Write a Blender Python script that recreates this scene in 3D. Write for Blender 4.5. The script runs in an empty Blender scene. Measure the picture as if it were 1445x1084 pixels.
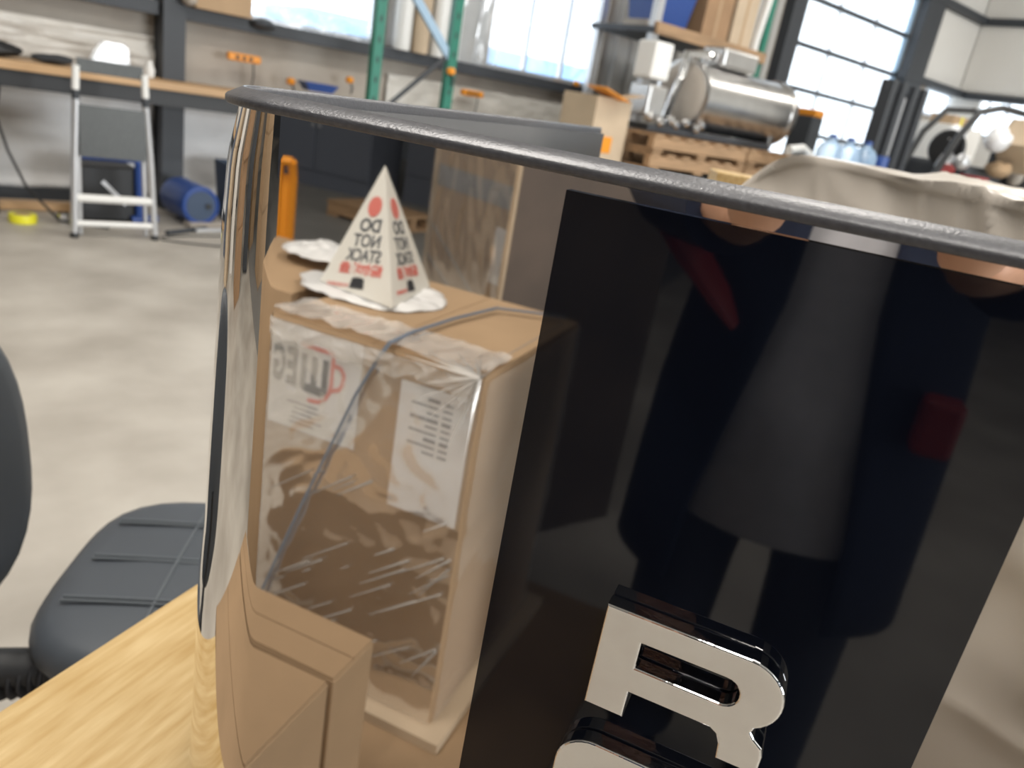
import bpy, bmesh, math, random
from mathutils import Vector, Matrix, noise
random.seed(4)
SC = bpy.context.scene
COL = SC.collection
PI = math.pi
# ------------------------------------------------------------------ camera
EYE = Vector((0, 0, 1.2))
cam_d = bpy.data.cameras.new('camera'); cam = bpy.data.objects.new('camera', cam_d); COL.objects.link(cam)
cam_d.sensor_width = 36; cam_d.lens = 36 * 1092 / 1445; cam_d.clip_start = 0.01; cam_d.clip_end = 300
RT = Vector((0.984721307, 0.0596549801, 0.163600831))      # camera right, image-down and view axes
DN = Vector((0.174137729, -0.337339475, -0.925136817))
FW = Vector((0.0, 0.939491012, -0.342573552))
m3 = Matrix((RT, -DN, -FW)).transposed().to_4x4(); m3.translation = EYE
cam.matrix_world = m3
cam_d.dof.use_dof = True; cam_d.dof.focus_distance = 0.37; cam_d.dof.aperture_fstop = 10.5
SC.camera = cam
# ------------------------------------------------------------------ world, exposure
W = bpy.data.worlds.new('sky'); SC.world = W; W.use_nodes = True
bg = W.node_tree.nodes['Background']; bg.inputs[0].default_value = (0.80, 0.90, 1.0, 1); bg.inputs[1].default_value = 4.5
vs = SC.view_settings; vs.view_transform = 'Standard'; vs.look = 'None'; vs.gamma = 1; vs.exposure = -0.12; vs.use_curve_mapping = False
# ------------------------------------------------------------------ frames
AM = math.radians(-19.94); AW = math.atan2(.669, .743)
MO = Vector((0.1023, 0.282, 0)); WO = Vector((-3.7, 5.2, 0))
def FM(x, y, z=0):
    return MO + Vector((x * math.cos(AM) - y * math.sin(AM), x * math.sin(AM) + y * math.cos(AM), z))
def FWL(k, z=0, o=0):        # wall frame: k along the far wall, z up, o out from it
    return WO + Vector((k * math.cos(AW) + o * math.sin(AW), k * math.sin(AW) - o * math.cos(AW), z))
# lights: high-bay fixtures, added fill lamps and an unseen soft side fill
def area(name, loc, size, power, col=(1, .95, .88), rot=(0, 0, 0)):
    d = bpy.data.lights.new(name, 'AREA'); d.shape = 'RECTANGLE'; d.size, d.size_y = size; d.energy = power; d.color = col
    o = bpy.data.objects.new(name, d); COL.objects.link(o); o.location = loc; o.rotation_euler = rot; return o
LAMPS = [(-.6, 4.3), (3.2, 4.2), (7.0, 3.8), (-.6, 6.9), (3.0, 6.8), (11.0, 3.8), (2.2, 9.4), (-2.2, 8.6)]  # last two are made-up fill lamps on the camera side
POWER = [140, 95, 105, 60, 50, 110, 90, 90]
for i, (k, o) in enumerate(LAMPS):
    area('high_bay_light', FWL(k, 5.0, o), (1.8, 0.5), POWER[i], rot=(0, 0, AW))
area('side_door_daylight', FWL(6, 1.9, 16.7), (5, 3.4), 1150, (.93, .97, 1), rot=(PI / 2, 0, AW))  # added cool fill out of view; the wall here has no opening
# ------------------------------------------------------------------ materials
def mat(name, col, rough=.6, metal=0, spec=.5, var=0, vscale=8, stretch=(1, 1, 1), bump=0, bscale=60, col2=None, coat=0, emit=None, dist=.002):
    m = bpy.data.materials.new(name); m.use_nodes = True; nt = m.node_tree; n = nt.nodes; b = n['Principled BSDF']
    b.inputs['Base Color'].default_value = (*col, 1); b.inputs['Roughness'].default_value = rough
    b.inputs['Metallic'].default_value = metal; b.inputs['Specular IOR Level'].default_value = spec
    b.inputs['Coat Weight'].default_value = coat; b.inputs['Coat Roughness'].default_value = .03
    if emit: b.inputs['Emission Color'].default_value = (*col, 1); b.inputs['Emission Strength'].default_value = emit
    if var or col2 or bump:
        tc = n.new('ShaderNodeTexCoord'); mp = n.new('ShaderNodeMapping'); mp.inputs['Scale'].default_value = stretch
        nt.links.new(tc.outputs['Object'], mp.inputs[0])
    if var or col2:
        t = n.new('ShaderNodeTexNoise'); t.inputs['Scale'].default_value = vscale; t.inputs['Detail'].default_value = 5
        nt.links.new(mp.outputs[0], t.inputs[0])
        r = n.new('ShaderNodeValToRGB'); r.color_ramp.elements[0].position = .32; r.color_ramp.elements[1].position = .68
        c2 = col2 or tuple(min(1, c * (1 + var)) for c in col); c1 = col if col2 else tuple(c * (1 - var) for c in col)
        r.color_ramp.elements[0].color = (*c1, 1); r.color_ramp.elements[1].color = (*c2, 1)
        nt.links.new(t.outputs[0], r.inputs[0]); nt.links.new(r.outputs[0], b.inputs['Base Color'])
    if bump:
        t2 = n.new('ShaderNodeTexNoise'); t2.inputs['Scale'].default_value = bscale; t2.inputs['Detail'].default_value = 4
        nt.links.new(mp.outputs[0], t2.inputs[0])
        bp = n.new('ShaderNodeBump'); bp.inputs['Strength'].default_value = bump; bp.inputs['Distance'].default_value = dist
        nt.links.new(t2.outputs[0], bp.inputs['Height']); nt.links.new(bp.outputs[0], b.inputs['Normal'])
    return m
def film_mat(name, white=.25, rough=.12, tint=(1, .97, .93), gl=.5):
    m = bpy.data.materials.new(name); m.use_nodes = True; nt = m.node_tree; n = nt.nodes; n.clear()
    out = n.new('ShaderNodeOutputMaterial'); tr = n.new('ShaderNodeBsdfTransparent'); g = n.new('ShaderNodeBsdfGlossy')
    d = n.new('ShaderNodeBsdfDiffuse'); d.inputs[0].default_value = (*tint, 1); g.inputs['Roughness'].default_value = rough
    g.inputs[0].default_value = (1, 1, 1, 1)
    lw = n.new('ShaderNodeLayerWeight'); lw.inputs[0].default_value = .35
    mx = n.new('ShaderNodeMixShader'); mx2 = n.new('ShaderNodeMixShader')
    mu = n.new('ShaderNodeMath'); mu.operation = 'MULTIPLY_ADD'; mu.inputs[1].default_value = gl; mu.inputs[2].default_value = .05
    nt.links.new(lw.outputs['Fresnel'], mu.inputs[0])
    mx.inputs[0].default_value = white
    nt.links.new(tr.outputs[0], mx.inputs[1]); nt.links.new(d.outputs[0], mx.inputs[2])
    nt.links.new(mu.outputs[0], mx2.inputs[0]); nt.links.new(mx.outputs[0], mx2.inputs[1]); nt.links.new(g.outputs[0], mx2.inputs[2])
    nt.links.new(mx2.outputs[0], out.inputs[0]); return m
M = {}
M['steel'] = mat('polished_steel', (.80, .775, .745), .018, 1)
M['steel_dull'] = mat('brushed_steel', (.62, .61, .60), .28, 1, var=.08, vscale=6)
M['chrome'] = mat('chrome', (.82, .82, .83), .04, 1, bump=.12, bscale=90, dist=.001)
M['letter_face'] = mat('satin_letter_face', (.97, .92, .84), .5, .35, var=.05, vscale=40)
M['gloss_black'] = mat('gloss_black_plastic', (.004, .0055, .011), .035, 0, .62, bump=.03, bscale=22, dist=.0004)
M['powder'] = mat('textured_powder_coat', (.085, .087, .098), .34, .1, .8, var=.15, vscale=400, bump=.35, bscale=700, dist=.0006)
M['tray'] = mat('grey_tray_steel', (.045, .048, .053), .5, .1)
M['rubber'] = mat('black_rubber', (.015, .015, .017), .6)
M['pine'] = mat('pine_plywood', (.46, .30, .115), .42, 0, .4, col2=(.62, .46, .235), vscale=10, stretch=(11, 1.2, 11), bump=.15, bscale=25)
M['edge_ply'] = mat('plywood_edge', (.45, .30, .15), .6, var=.2, vscale=60, stretch=(1, 1, 8))
M['kraft'] = mat('kraft_cardboard', (.43, .30, .185), .75, 0, .2, var=.07, vscale=5, bump=.1, bscale=90, stretch=(1, 1, .3))
M['kraft_low'] = mat('floor_carton_board', (.33, .225, .135), .78, 0, .2, var=.08, vscale=5, bump=.1, bscale=90)
M['kraft_dark'] = mat('brown_cardboard', (.34, .215, .125), .8, 0, .2, var=.10, vscale=5)
M['side'] = mat('dark_brown_side_sheet', (.085, .06, .045), .6, var=.25, vscale=4)  # shade of the tall carton's right side put into the colour
M['kraft_pale'] = mat('pale_cardboard', (.54, .43, .31), .8, 0, .2, var=.08, vscale=4)
M['paper'] = mat('white_paper', (.78, .78, .79), .7, var=.04, vscale=12)
M['card_white'] = mat('white_card', (.80, .79, .74), .6)
M['ink'] = mat('dark_grey_ink', (.11, .12, .135), .6)
M['ink_soft'] = mat('faded_ink', (.28, .29, .31), .7)
M['red_ink'] = mat('red_ink', (.72, .20, .17), .6)
M['slot'] = mat('slot_shadow_card', (.03, .033, .04), .8)
M['strap'] = mat('blue_grey_strap', (.16, .20, .26), .35, 0, .6)
M['film'] = film_mat('stretch_film', .10, .10)
M['film_fold'] = film_mat('folded_stretch_film', .36, .14, gl=1.0)
M['bag'] = mat('crumpled_white_plastic', (.84, .85, .86), .3, 0, .6)
M['cover'] = mat('greige_plastic_cover', (.60, .55, .49), .24, 0, .55, var=.05, vscale=3)
M['cover_edge'] = mat('white_foam_edge', (.82, .80, .76), .5)
M['leather'] = mat('black_leatherette', (.062, .072, .086), .50, 0, .5, bump=.2, bscale=500, dist=.0005)
M['seam'] = mat('quilt_seam', (.10, .115, .13), .45)
M['black'] = mat('black_plastic', (.015, .016, .018), .5)
M['dark'] = mat('dark_painted_steel', (.045, .05, .058), .5, 0, .4)
M['floor'] = mat('concrete', (.37, .34, .30), .5, 0, .35, col2=(.53, .50, .45), vscale=2.4, bump=.1, bscale=15)
M['mat_dark'] = mat('dark_floor_matting', (.21, .21, .205), .6, var=.1, vscale=2)  # darker tone painted for the shaded concrete behind the cartons
M['insul'] = mat('white_vinyl_insulation', (.86, .86, .86), .5, 0, .4, var=.04, vscale=2, bump=.6, bscale=2.5, dist=.06)
M['white_wall'] = mat('white_panel_wall', (.72, .70, .66), .6, var=.03, vscale=1)
M['greige'] = mat('greige_board_wall', (.36, .315, .27), .8, col2=(.46, .42, .37), vscale=2.2)
M['pale_film'] = mat('pale_plastic_sheet', (.60, .575, .53), .35, 0, .5, var=.08, vscale=2, bump=.8, bscale=4, dist=.03)
M['siding'] = mat('galvanised_siding', (.50, .49, .47), .45, .3, var=.06, vscale=2)
M['rear'] = mat('dark_rear_wall', (.09, .10, .115), .8, var=.15, vscale=.8)
M['ceil'] = mat('white_ceiling_insulation', (.62, .61, .58), .8)
M['alu'] = mat('aluminium_frame', (.62, .63, .65), .32, .7)
M['white_metal'] = mat('white_metal', (.78, .78, .76), .35)
M['grey_mesh'] = mat('grey_seat_fabric', (.115, .125, .13), .8, var=.1, vscale=90)
M['blue'] = mat('blue_plastic', (.025, .07, .27), .4)
M['navy_bin'] = mat('dark_blue_plastic', (.035, .06, .11), .5)
M['slate'] = mat('slate_cabinet_paint', (.10, .115, .15), .6)
M['green'] = mat('green_rack_paint', (.015, .17, .115), .4)
M['pale_blue'] = mat('pale_blue_paint', (.32, .46, .60), .4)
M['orange'] = mat('orange_plastic', (.80, .30, .02), .45)
M['yellow'] = mat('yellow_plastic', (.85, .80, .04), .4)
M['red'] = mat('red_paint', (.26, .02, .02), .5)
M['wood'] = mat('pallet_wood', (.36, .23, .13), .8, var=.2, vscale=6, stretch=(.4, 3, 3))
M['bench_wood'] = mat('bench_wood', (.52, .33, .17), .5, var=.12, vscale=5, stretch=(.4, 3, 3))
M['pane'] = film_mat('window_glass', .12, .02, (.9, .95, 1), .35)
M['clear'] = film_mat('clear_plastic', .30, .1, (.85, .9, .95), .5)
M['jug'] = film_mat('clear_blue_jug', .45, .08, (.45, .68, .95), .6)
M['skin'] = mat('skin', (.58, .33, .22), .5, 0, .4, var=.05, vscale=20)
M['navy'] = mat('navy_jacket_cloth', (.012, .020, .050), .85, var=.1, vscale=30)
M['grey_tee'] = mat('heather_grey_cotton', (.60, .61, .67), .9, var=.06, vscale=40)
M['denim'] = mat('dark_trousers', (.03, .035, .05), .9)
M['hair'] = mat('dark_brown_hair', (.03, .018, .012), .6)
M['snow'] = mat('outside_pale_ground', (.75, .78, .80), .9)
M['outblue'] = mat('outside_blue_cladding', (.34, .55, .82), .7)
M['lamp'] = mat('lamp_housing', (.7, .7, .7), .5)
# ------------------------------------------------------------------ mesh building
class MB:
    def __init__(s): s.bm = bmesh.new()
    def box(s, c, d, rot=None, bev=0):
        t = bmesh.new(); bmesh.ops.create_cube(t, size=1)
        bmesh.ops.scale(t, vec=d, verts=t.verts)
        if bev: bmesh.ops.bevel(t, geom=t.edges[:], offset=bev, segments=2, affect='EDGES', profile=.6)
        mt = Matrix.Translation(c) @ (rot.to_4x4() if rot is not None else Matrix.Identity(4))
        bmesh.ops.transform(t, matrix=mt, verts=t.verts); s.join(t); return s
    def join(s, t):
        me = bpy.data.meshes.new('tmp'); t.to_mesh(me); t.free(); s.bm.from_mesh(me); bpy.data.meshes.remove(me)
    def tube(s, pts, r, seg=12, cap=True, flat=1.0):
        pts = [Vector(p) for p in pts]; rs = r if isinstance(r, (list, tuple)) else [r] * len(pts)
        rings = []; up = None
        for i, p in enumerate(pts):
            a = pts[max(i - 1, 0)]; b = pts[min(i + 1, len(pts) - 1)]; d = (b - a).normalized()
            if up is None: up = Vector((0, 0, 1)) if abs(d.z) < .9 else Vector((0, 1, 0))
            x = d.cross(up).normalized(); up = x.cross(d).normalized()
            rings.append([s.bm.verts.new(p + (x * math.cos(2 * PI * j / seg) + up * math.sin(2 * PI * j / seg) * flat) * rs[i]) for j in range(seg)])
        for q in range(len(rings) - 1):
            for j in range(seg):
                s.bm.faces.new((rings[q][j], rings[q][(j + 1) % seg], rings[q + 1][(j + 1) % seg], rings[q + 1][j]))
        if cap: s.bm.faces.new(rings[0][::-1]); s.bm.faces.new(rings[-1])
        return s
    def rings(s, loops, closed=True, cap=False):
        R = [[s.bm.verts.new(p) for p in l] for l in loops]; n = len(R[0])
        for a, b in zip(R, R[1:]):
            for j in range(n if closed else n - 1):
                s.bm.faces.new((a[j], a[(j + 1) % n], b[(j + 1) % n], b[j]))
        if cap: s.bm.faces.new(R[0][::-1]); s.bm.faces.new(R[-1])
        return s
    def lathe(s, prof, c=(0, 0, 0), seg=32, axis='Z'):
        def P(r, h, a):
            v = Vector((r * math.cos(a), r * math.sin(a), h))
            if axis == 'X': v = Vector((v.z, v.x, v.y))
            if axis == 'Y': v = Vector((v.x, v.z, v.y))
            return v + Vector(c)
        return s.rings([[P(max(r, 1e-4), h, 2 * PI * j / seg) for j in range(seg)] for r, h in prof], cap=True)
    def prism(s, poly, y0, y1, plane='XZ'):
        def P(a, y): return {'XZ': (a[0], y, a[1]), 'XY': (a[0], a[1], y), 'YZ': (y, a[0], a[1])}[plane]
        return s.rings([[P(a, y0) for a in poly], [P(a, y1) for a in poly]], cap=True)
    def grid(s, nu, nv, f):
        g = [[s.bm.verts.new(f(i / nu, j / nv)) for j in range(nv + 1)] for i in range(nu + 1)]
        for i in range(nu):
            for j in range(nv): s.bm.faces.new((g[i][j], g[i + 1][j], g[i + 1][j + 1], g[i][j + 1]))
        return s
    def out(s, name, m, parent=None, smooth=True, bev=0, sub=0, ang=28, solid=0):
        bmesh.ops.recalc_face_normals(s.bm, faces=s.bm.faces[:])
        me = bpy.data.meshes.new(name); s.bm.to_mesh(me); s.bm.free()
        o = bpy.data.objects.new(name, me); COL.objects.link(o); me.materials.append(M[m] if isinstance(m, str) else m)
        if parent is not None: o.parent = parent
        if smooth:
            for p in me.polygons: p.use_smooth = True
            es = me.edges
            b2 = bmesh.new(); b2.from_mesh(me)
            for e in b2.edges:
                if len(e.link_faces) == 2 and e.calc_face_angle(0) > math.radians(ang): e.smooth = False
            b2.to_mesh(me); b2.free()
        if solid:
            sm = o.modifiers.new('s', 'SOLIDIFY'); sm.thickness = solid
        if bev:
            bm_ = o.modifiers.new('b', 'BEVEL'); bm_.width = bev; bm_.segments = 3; bm_.limit_method = 'ANGLE'; bm_.angle_limit = math.radians(35); bm_.harden_normals = True
        if sub:
            sm = o.modifiers.new('u', 'SUBSURF'); sm.levels = sub; sm.render_levels = sub
        return o
def tag(o, label, cat, group=None, kind=None):
    o['label'] = label; o['category'] = cat
    if group: o['group'] = group
    if kind: o['kind'] = kind
    return o
def thing(name, label, cat, loc, rz=0, group=None, rx=0, ry=0):
    o = bpy.data.objects.new(name, None); COL.objects.link(o); o.location = loc; o.rotation_euler = (rx, ry, rz); o.empty_display_size = .05
    return tag(o, label, cat, group)
def struct(o): o['kind'] = 'structure'; return o
def at(o, loc, rz=0): o.location = loc; o.rotation_euler = (0, 0, rz); return o
def rbox(name, c, d, m, parent=None, bev=0, rot=None): return MB().box(c, d, rot).out(name, m, parent, smooth=bev > 0, bev=bev)
def text(s, size, m, parent, loc, rot, name='lettering', ext=.0008, align='CENTER', bold=.0, sx=1):
    cu = bpy.data.curves.new(name, 'FONT'); cu.body = s; cu.size = size; cu.align_x = align; cu.align_y = 'CENTER'; cu.extrude = ext; cu.offset = bold
    t = bpy.data.objects.new('t', cu); COL.objects.link(t)
    dg = bpy.context.evaluated_depsgraph_get(); me = bpy.data.meshes.new_from_object(t.evaluated_get(dg))
    bpy.data.objects.remove(t); o = bpy.data.objects.new(name, me); COL.objects.link(o); me.materials.clear(); me.materials.append(M[m])
    o.parent = parent; o.location = loc; o.rotation_euler = rot; o.scale = (sx, 1, 1); return o
def copy_tree(o, loc, rz=None):
    r = o.copy(); COL.objects.link(r); r.location = loc
    if rz is not None: r.rotation_euler = (o.rotation_euler[0], o.rotation_euler[1], rz)
    for ch in o.children:
        c = ch.copy(); COL.objects.link(c); c.parent = r
        for g in ch.children:
            d = g.copy(); COL.objects.link(d); d.parent = c
    return r
def mirror_copy(me): pass

# ================================================================== SETTING
K0, K1, O1, HC = -13, 13.83, 17, 5.4
def wb(mb, k0, k1, z0, z1, o0, o1): mb.box(((k0 + k1) / 2, -(o0 + o1) / 2, (z0 + z1) / 2), (k1 - k0, o1 - o0, z1 - z0))
# floor
f = MB(); wb(f, K0, K1, -.1, 0, -.3, O1); struct(at(f.out('floor', 'floor', smooth=False), WO, AW))
f = MB(); wb(f, K0, K1, HC, HC + .1, -.3, O1); struct(at(f.out('ceiling', 'ceil', smooth=False), WO, AW))
# far wall with openings: windows (k1.62-2.75, 3.96-5.40), roller door 8.65-11.65
f = MB()
for a in ((K0, 1.62, 1.42, HC), (2.75, 3.96, 1.42, HC), (5.40, 8.60, 1.42, HC), (11.68, 13.9, 2.49, HC), (K0, 8.60, 0, 1.42), (11.68, 12.7, 0, 2.49), (12.7, 13.9, 0, 2.05),
          (1.62, 2.75, 2.6, HC), (3.96, 5.40, 3.2, HC), (8.60, 11.68, 4.1, HC)):
    wb(f, a[0], a[1], a[2], a[3], -.12, 0)
wall = struct(at(f.out('wall_far', 'greige', smooth=False), WO, AW))
f = MB(); wb(f, K1, K1 + .1, 0, 1.88, -.1, O1); wb(f, K1, K1 + .1, 2.42, HC, -.1, O1); wb(f, K1, K1 + .1, 1.88, 2.42, -.1, .42); wb(f, K1, K1 + .1, 1.88, 2.42, 1.3, O1)
struct(at(f.out('wall_right', 'white_wall', smooth=False), WO, AW))
f = MB(); wb(f, K0 - .1, K0, 0, HC, -.1, O1); struct(at(f.out('wall_left', 'rear', smooth=False), WO, AW))
f = MB(); wb(f, K0, K1, 0, HC, O1, O1 + .1); struct(at(f.out('wall_rear', 'rear', smooth=False), WO, AW))
def wstruct(name, m, *boxes, bev=0):
    g = MB()
    for b in boxes: wb(g, *b)
    return struct(at(g.out(name, m, smooth=bool(bev), bev=bev), WO, AW))
# white vinyl insulation hung below the bench, rippled
def sheet(name, k0, k1, z0, z1, o, m, amp, fr=6, nu=60, nv=24, seed=0):
    g = MB().grid(nu, nv, lambda u, v: (k0 + (k1 - k0) * u, -o - amp * (noise.noise(Vector((u * fr * (k1 - k0), v * 3, seed))) + .5 * noise.noise(Vector((u * 3 * fr, v * 9, seed + 3)))), z0 + (z1 - z0) * v))
    return at(g.out(name, m, solid=.004), WO, AW)
for i, (a, b) in enumerate(((-2.6, 1.0), (1.17, 3.9))):
    struct(sheet('trim_%d' % (i + 1), a, b, .08, .84, .05, 'insul', .035, seed=i))
struct(sheet('trim_3', -2.6, 1.0, .92, 1.18, .04, 'pale_film', .03, seed=7))
struct(sheet('trim_4', 2.9, 5.4, .80, 1.22, .04, 'pale_film', .03, seed=8))
# white panels above and right of the roller door
wstruct('trim_5', 'white_wall', (11.75, 13.8, 2.55, 3.55, 0, .03), (11.75, 13.8, 3.66, HC, 0, .03))
wstruct('trim_6', 'white_wall', (13.79, 13.83, 2.55, 3.55, .05, 6), (13.79, 13.83, 3.66, HC, .05, 6))
# dark girts, columns, base rail
wstruct('trim_7', 'dark', (-4, 1.0, 1.33, 1.42, 0, .16), (1.17, 8.5, 1.33, 1.42, 0, .16))
wstruct('trim_8', 'dark', (11.6, K1, 2.44, 2.54, 0, .15), (K1 - .12, K1, 2.42, 2.52, .15, 6), (11.6, K1, 3.56, 3.66, 0, .15), (K1 - .12, K1, 3.56, 3.66, .15, 6))
wstruct('trim_9', 'dark', (1.01, 1.16, 0, HC, 0, .22))
wstruct('trim_10', 'dark', (-4, 3.9, 0, .08, 0, .07))
wstruct('trim_11', 'dark', (8.36, 8.64, 0, 4.2, 0, .14), (11.66, 12.2, 0, 4.2, 0, .14), (8.4, 12, 4.1, 4.25, 0, .14))
# corrugated siding between and beyond the windows
def siding(name, k0, k1, z0, z1, m='siding', p=.22):
    n = int((k1 - k0) / p); pts = []
    for i in range(n):
        a = k0 + i * (k1 - k0) / n; w_ = (k1 - k0) / n
        pts += [(a, -.015), (a + .35 * w_, -.015), (a + .45 * w_, -.06), (a + .75 * w_, -.06), (a + .85 * w_, -.015)]
    pts.append((k1, -.015))
    g = MB().rings([[(x, y, z0) for x, y in pts], [(x, y, z1) for x, y in pts]], closed=False)
    return struct(at(g.out(name, m, smooth=False), WO, AW))
siding('trim_12', 2.78, 3.92, 1.43, 4.6); siding('trim_13', 5.45, 8.3, 1.43, 4.6)
# windows
def window(name, k0, k1, z0, z1, cols, rows, parent_m='alu'):
    w_ = struct(at(MB().box(((k0 + k1) / 2, 0.02, z0 + .02), (k1 - k0, .14, .04)).out(name, parent_m, smooth=False), WO, AW))
    dk = (k1 - k0) / cols; dz = (z1 - z0) / rows
    for i in range(cols):
        for j in range(rows):
            rbox('pane', (k0 + dk * (i + .5), .06, z0 + dz * (j + .5)), (dk - .03, .006, dz - .03), 'pane', w_)
    for i in range(cols + 1): rbox('mullion', (k0 + dk * i, .05, (z0 + z1) / 2), (.028, .05, z1 - z0), parent_m, w_)
    for j in range(1, rows + 1): rbox('transom', ((k0 + k1) / 2, .05, z0 + dz * j), (k1 - k0, .05, .028), parent_m, w_)
    return w_
window('window_1', 1.62, 2.75, 1.42, 2.6, 1, 1)
window('window_2', 3.96, 5.40, 1.42, 3.2, 3, 1)
window('window_3', 12.7, 13.75, 2.05, 2.44, 1, 1)
# crumpled clear plastic along the bottoms of the windows
for i, (a, b, z1) in enumerate(((1.68, 2.75, 1.60), (3.45, 4.0, 3.3))):
    g = MB().grid(40, 12, lambda u, v: (a + (b - a) * u, -.10 - .10 * noise.noise(Vector((u * 6, v * 2, 5 + i))), 1.40 + (z1 - 1.40) * v * (.6 + .6 * abs(noise.noise(Vector((u * 4, 1, i)))))))
    o = tag(at(g.out('plastic_sheeting', 'clear'), WO, AW), ('crumpled clear plastic sheeting along the sill of the left window' if i == 0 else 'tall clear plastic sheeting hanging between the two windows'), 'plastic sheet')
# right wall window
rw = struct(at(MB().box((K1 + .05, -.86, 1.89), (.12, .9, .04)).out('window_4', 'alu', smooth=False), WO, AW))
for j in (-.55, -.86, -1.17): rbox('mullion', (K1 + .05, j, 2.15), (.05, .03, .54), 'alu', rw)
for j in (-.70, -1.01): rbox('pane', (K1 + .05, j, 2.15), (.006, .28, .5), 'pane', rw)
# roller door with panes
dr = struct(at(MB().box((10.15, .06, .12), (3.02, .05, .24)).out('door_1', 'white_metal', smooth=False), WO, AW))
ZM = [.24, .85, 1.40, 1.94, 2.47, 3.02, 3.55, 4.1]; KM = [8.64, 9.70, 10.70, 11.66]
for a in ZM: rbox('rail', (10.15, .05, a), (3.02, .06, .055), 'dark', dr)
for a in KM: rbox('stile', (a, .055, 2.15), (.035 if a not in (8.64, 11.66) else .12, .05, 3.9), 'pale_blue' if a == 11.66 else 'alu', dr)
for i in range(3):
    for j in range(len(ZM) - 1):
        rbox('pane', ((KM[i] + KM[i + 1]) / 2, .06, (ZM[j] + ZM[j + 1]) / 2), (KM[i + 1] - KM[i] - .03, .006, ZM[j + 1] - ZM[j] - .05), 'pane', dr)
# outside
g = MB(); wb(g, -30, 45, -.35, -.12, -45, -.5); struct(at(g.out('ground', 'snow', smooth=False), WO, AW))
o = MB().box((15, 16, .9), (13, 4, 3.2)).out('outbuilding', 'outblue', smooth=False); tag(at(o, WO, AW), 'pale blue clad outbuilding seen through the window panes', 'building')
# ceiling lamps and the two added fill lamps
lamp0 = None
for i, (k, o_) in enumerate(LAMPS):
    g = MB().box((0, 0, .05), (1.84, .54, .06), bev=.01)
    t = tag(at(g.out('ceiling_light', 'lamp'), FWL(k, 5.0, o_), AW), ('white long high-bay light fixture under the ceiling, ' + ('above the left workbench', 'above the green rack', 'above the steel drum', 'above the pine table', 'right of the pine table', 'by the white corner wall', 'behind the photographer', 'above the dark mat')[i]), 'light', 'high-bay lights')
# added dark sheet painting the shade on the rear floor, seen only mirrored
tag(at(MB().box((0, 0, .006), (7.0, 9.0, .012)).out('floor_mat', 'mat_dark', smooth=False), FM(-4.6, -6.4, 0), AM), 'large dark rubber mat on the floor behind the cartons', 'mat')

# ================================================================== THE MACHINE
mc = thing('coffee_machine', 'large mirror-polished steel coffee machine with black panel and chrome letters', 'coffee machine', FM(0, 0, .705), AM)
ZB = .705
def rad(z):
    T = [(.72, .100), (.76, .097), (.886, .092), (.928, .084), (1.048, .075), (1.119, .072), (1.15, .067), (1.177, .052)]
    for (a, ra), (b, rb) in zip(T, T[1:]):
        if z <= b: return ra + (rb - ra) * max(0, (z - a) / (b - a))
    return T[-1][1]
def outline(z, off=0, n=56, back=.66, xr=.0886):
    r = rad(z) + off; cx_, cy_ = -.241, rad(z)
    pts = [(xr + off, -off), (xr - .002, -off), (-.1, -off), (-.2, -off), (-.238, -off)]
    pts += [(cx_ - r * math.sin(PI / 2 * i / n), cy_ - r * math.cos(PI / 2 * i / n)) for i in range(n + 1)]
    pts += [(cx_ - r, cy_ + .01), (cx_ - r, .4), (cx_ - r, back + off), (xr + off, back + off)]
    return pts
g = MB(); zs = [.722 + (1.176 - .722) * (i / 60) for i in range(61)]
zl = [z for z in zs if z < 1.105]; zu = [z for z in zs if z > 1.097]
g.rings([[(x, y, z - ZB) for x, y in outline(z)] for z in zl], cap=False)
g.rings([[(x, y, z - ZB) for x, y in outline(z)[:-1]] for z in zu], closed=False)
bmesh.ops.remove_doubles(g.bm, verts=g.bm.verts[:], dist=1e-6)
body = g.out('body_shell', 'steel', mc, ang=50)
# rim around the top: front, rounded left corner, left side
def rim_path(off=0): return [(x, y) for x, y in outline(1.177, off)][:-1]
prof = [(.0062, 1.1757), (.0070, 1.1765), (.0070, 1.1790), (.0062, 1.1800), (-.001, 1.1840), (-.0022, 1.1838), (-.003, 1.182), (-.003, 1.1757)]
g = MB(); loops = []
for po, pz in prof:
    loops.append([(x, y, pz - ZB - .00 * y) for x, y in rim_path(po)])
R = list(zip(*loops)); g.rings([list(a) for a in R], closed=True, cap=True)
g.out('top_rim', 'powder', mc, ang=60)
# inner side of the raised left gallery wall with its dark end return
r0 = rad(1.177); xl = -.241 - r0 - .004
g = MB(); ip = [(x, y) for x, y in rim_path(-.006)][6:]
g.rings([[(x, y, 1.10 - ZB) for x, y in ip], [(x, y, 1.1775 - ZB) for x, y in ip]], closed=False)
g.out('gallery_wall', 'tray', mc, solid=.002)
rbox('gallery_end', (xl + .007, .625, 1.14 - ZB), (.006, .07, .070), 'black', mc, bev=.001)
MB().prism(outline(1.10, -.003, 20), 1.092 - ZB, 1.104 - ZB, 'XY').out('top_tray', 'tray', mc, smooth=False)
for x in (-.26, .05):
    for y in (.07, .58): MB().lathe([(.02, .0), (.024, .004), (.022, .022)], (x, y, -.004), 20).out('foot', 'rubber', mc)
g = MB().box((-.00555, -.0015, (1.170 + .735) / 2 - ZB), (.1879, .003, 1.170 - .735))
ins = g.out('black_panel', 'gloss_black', mc, smooth=False)
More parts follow.
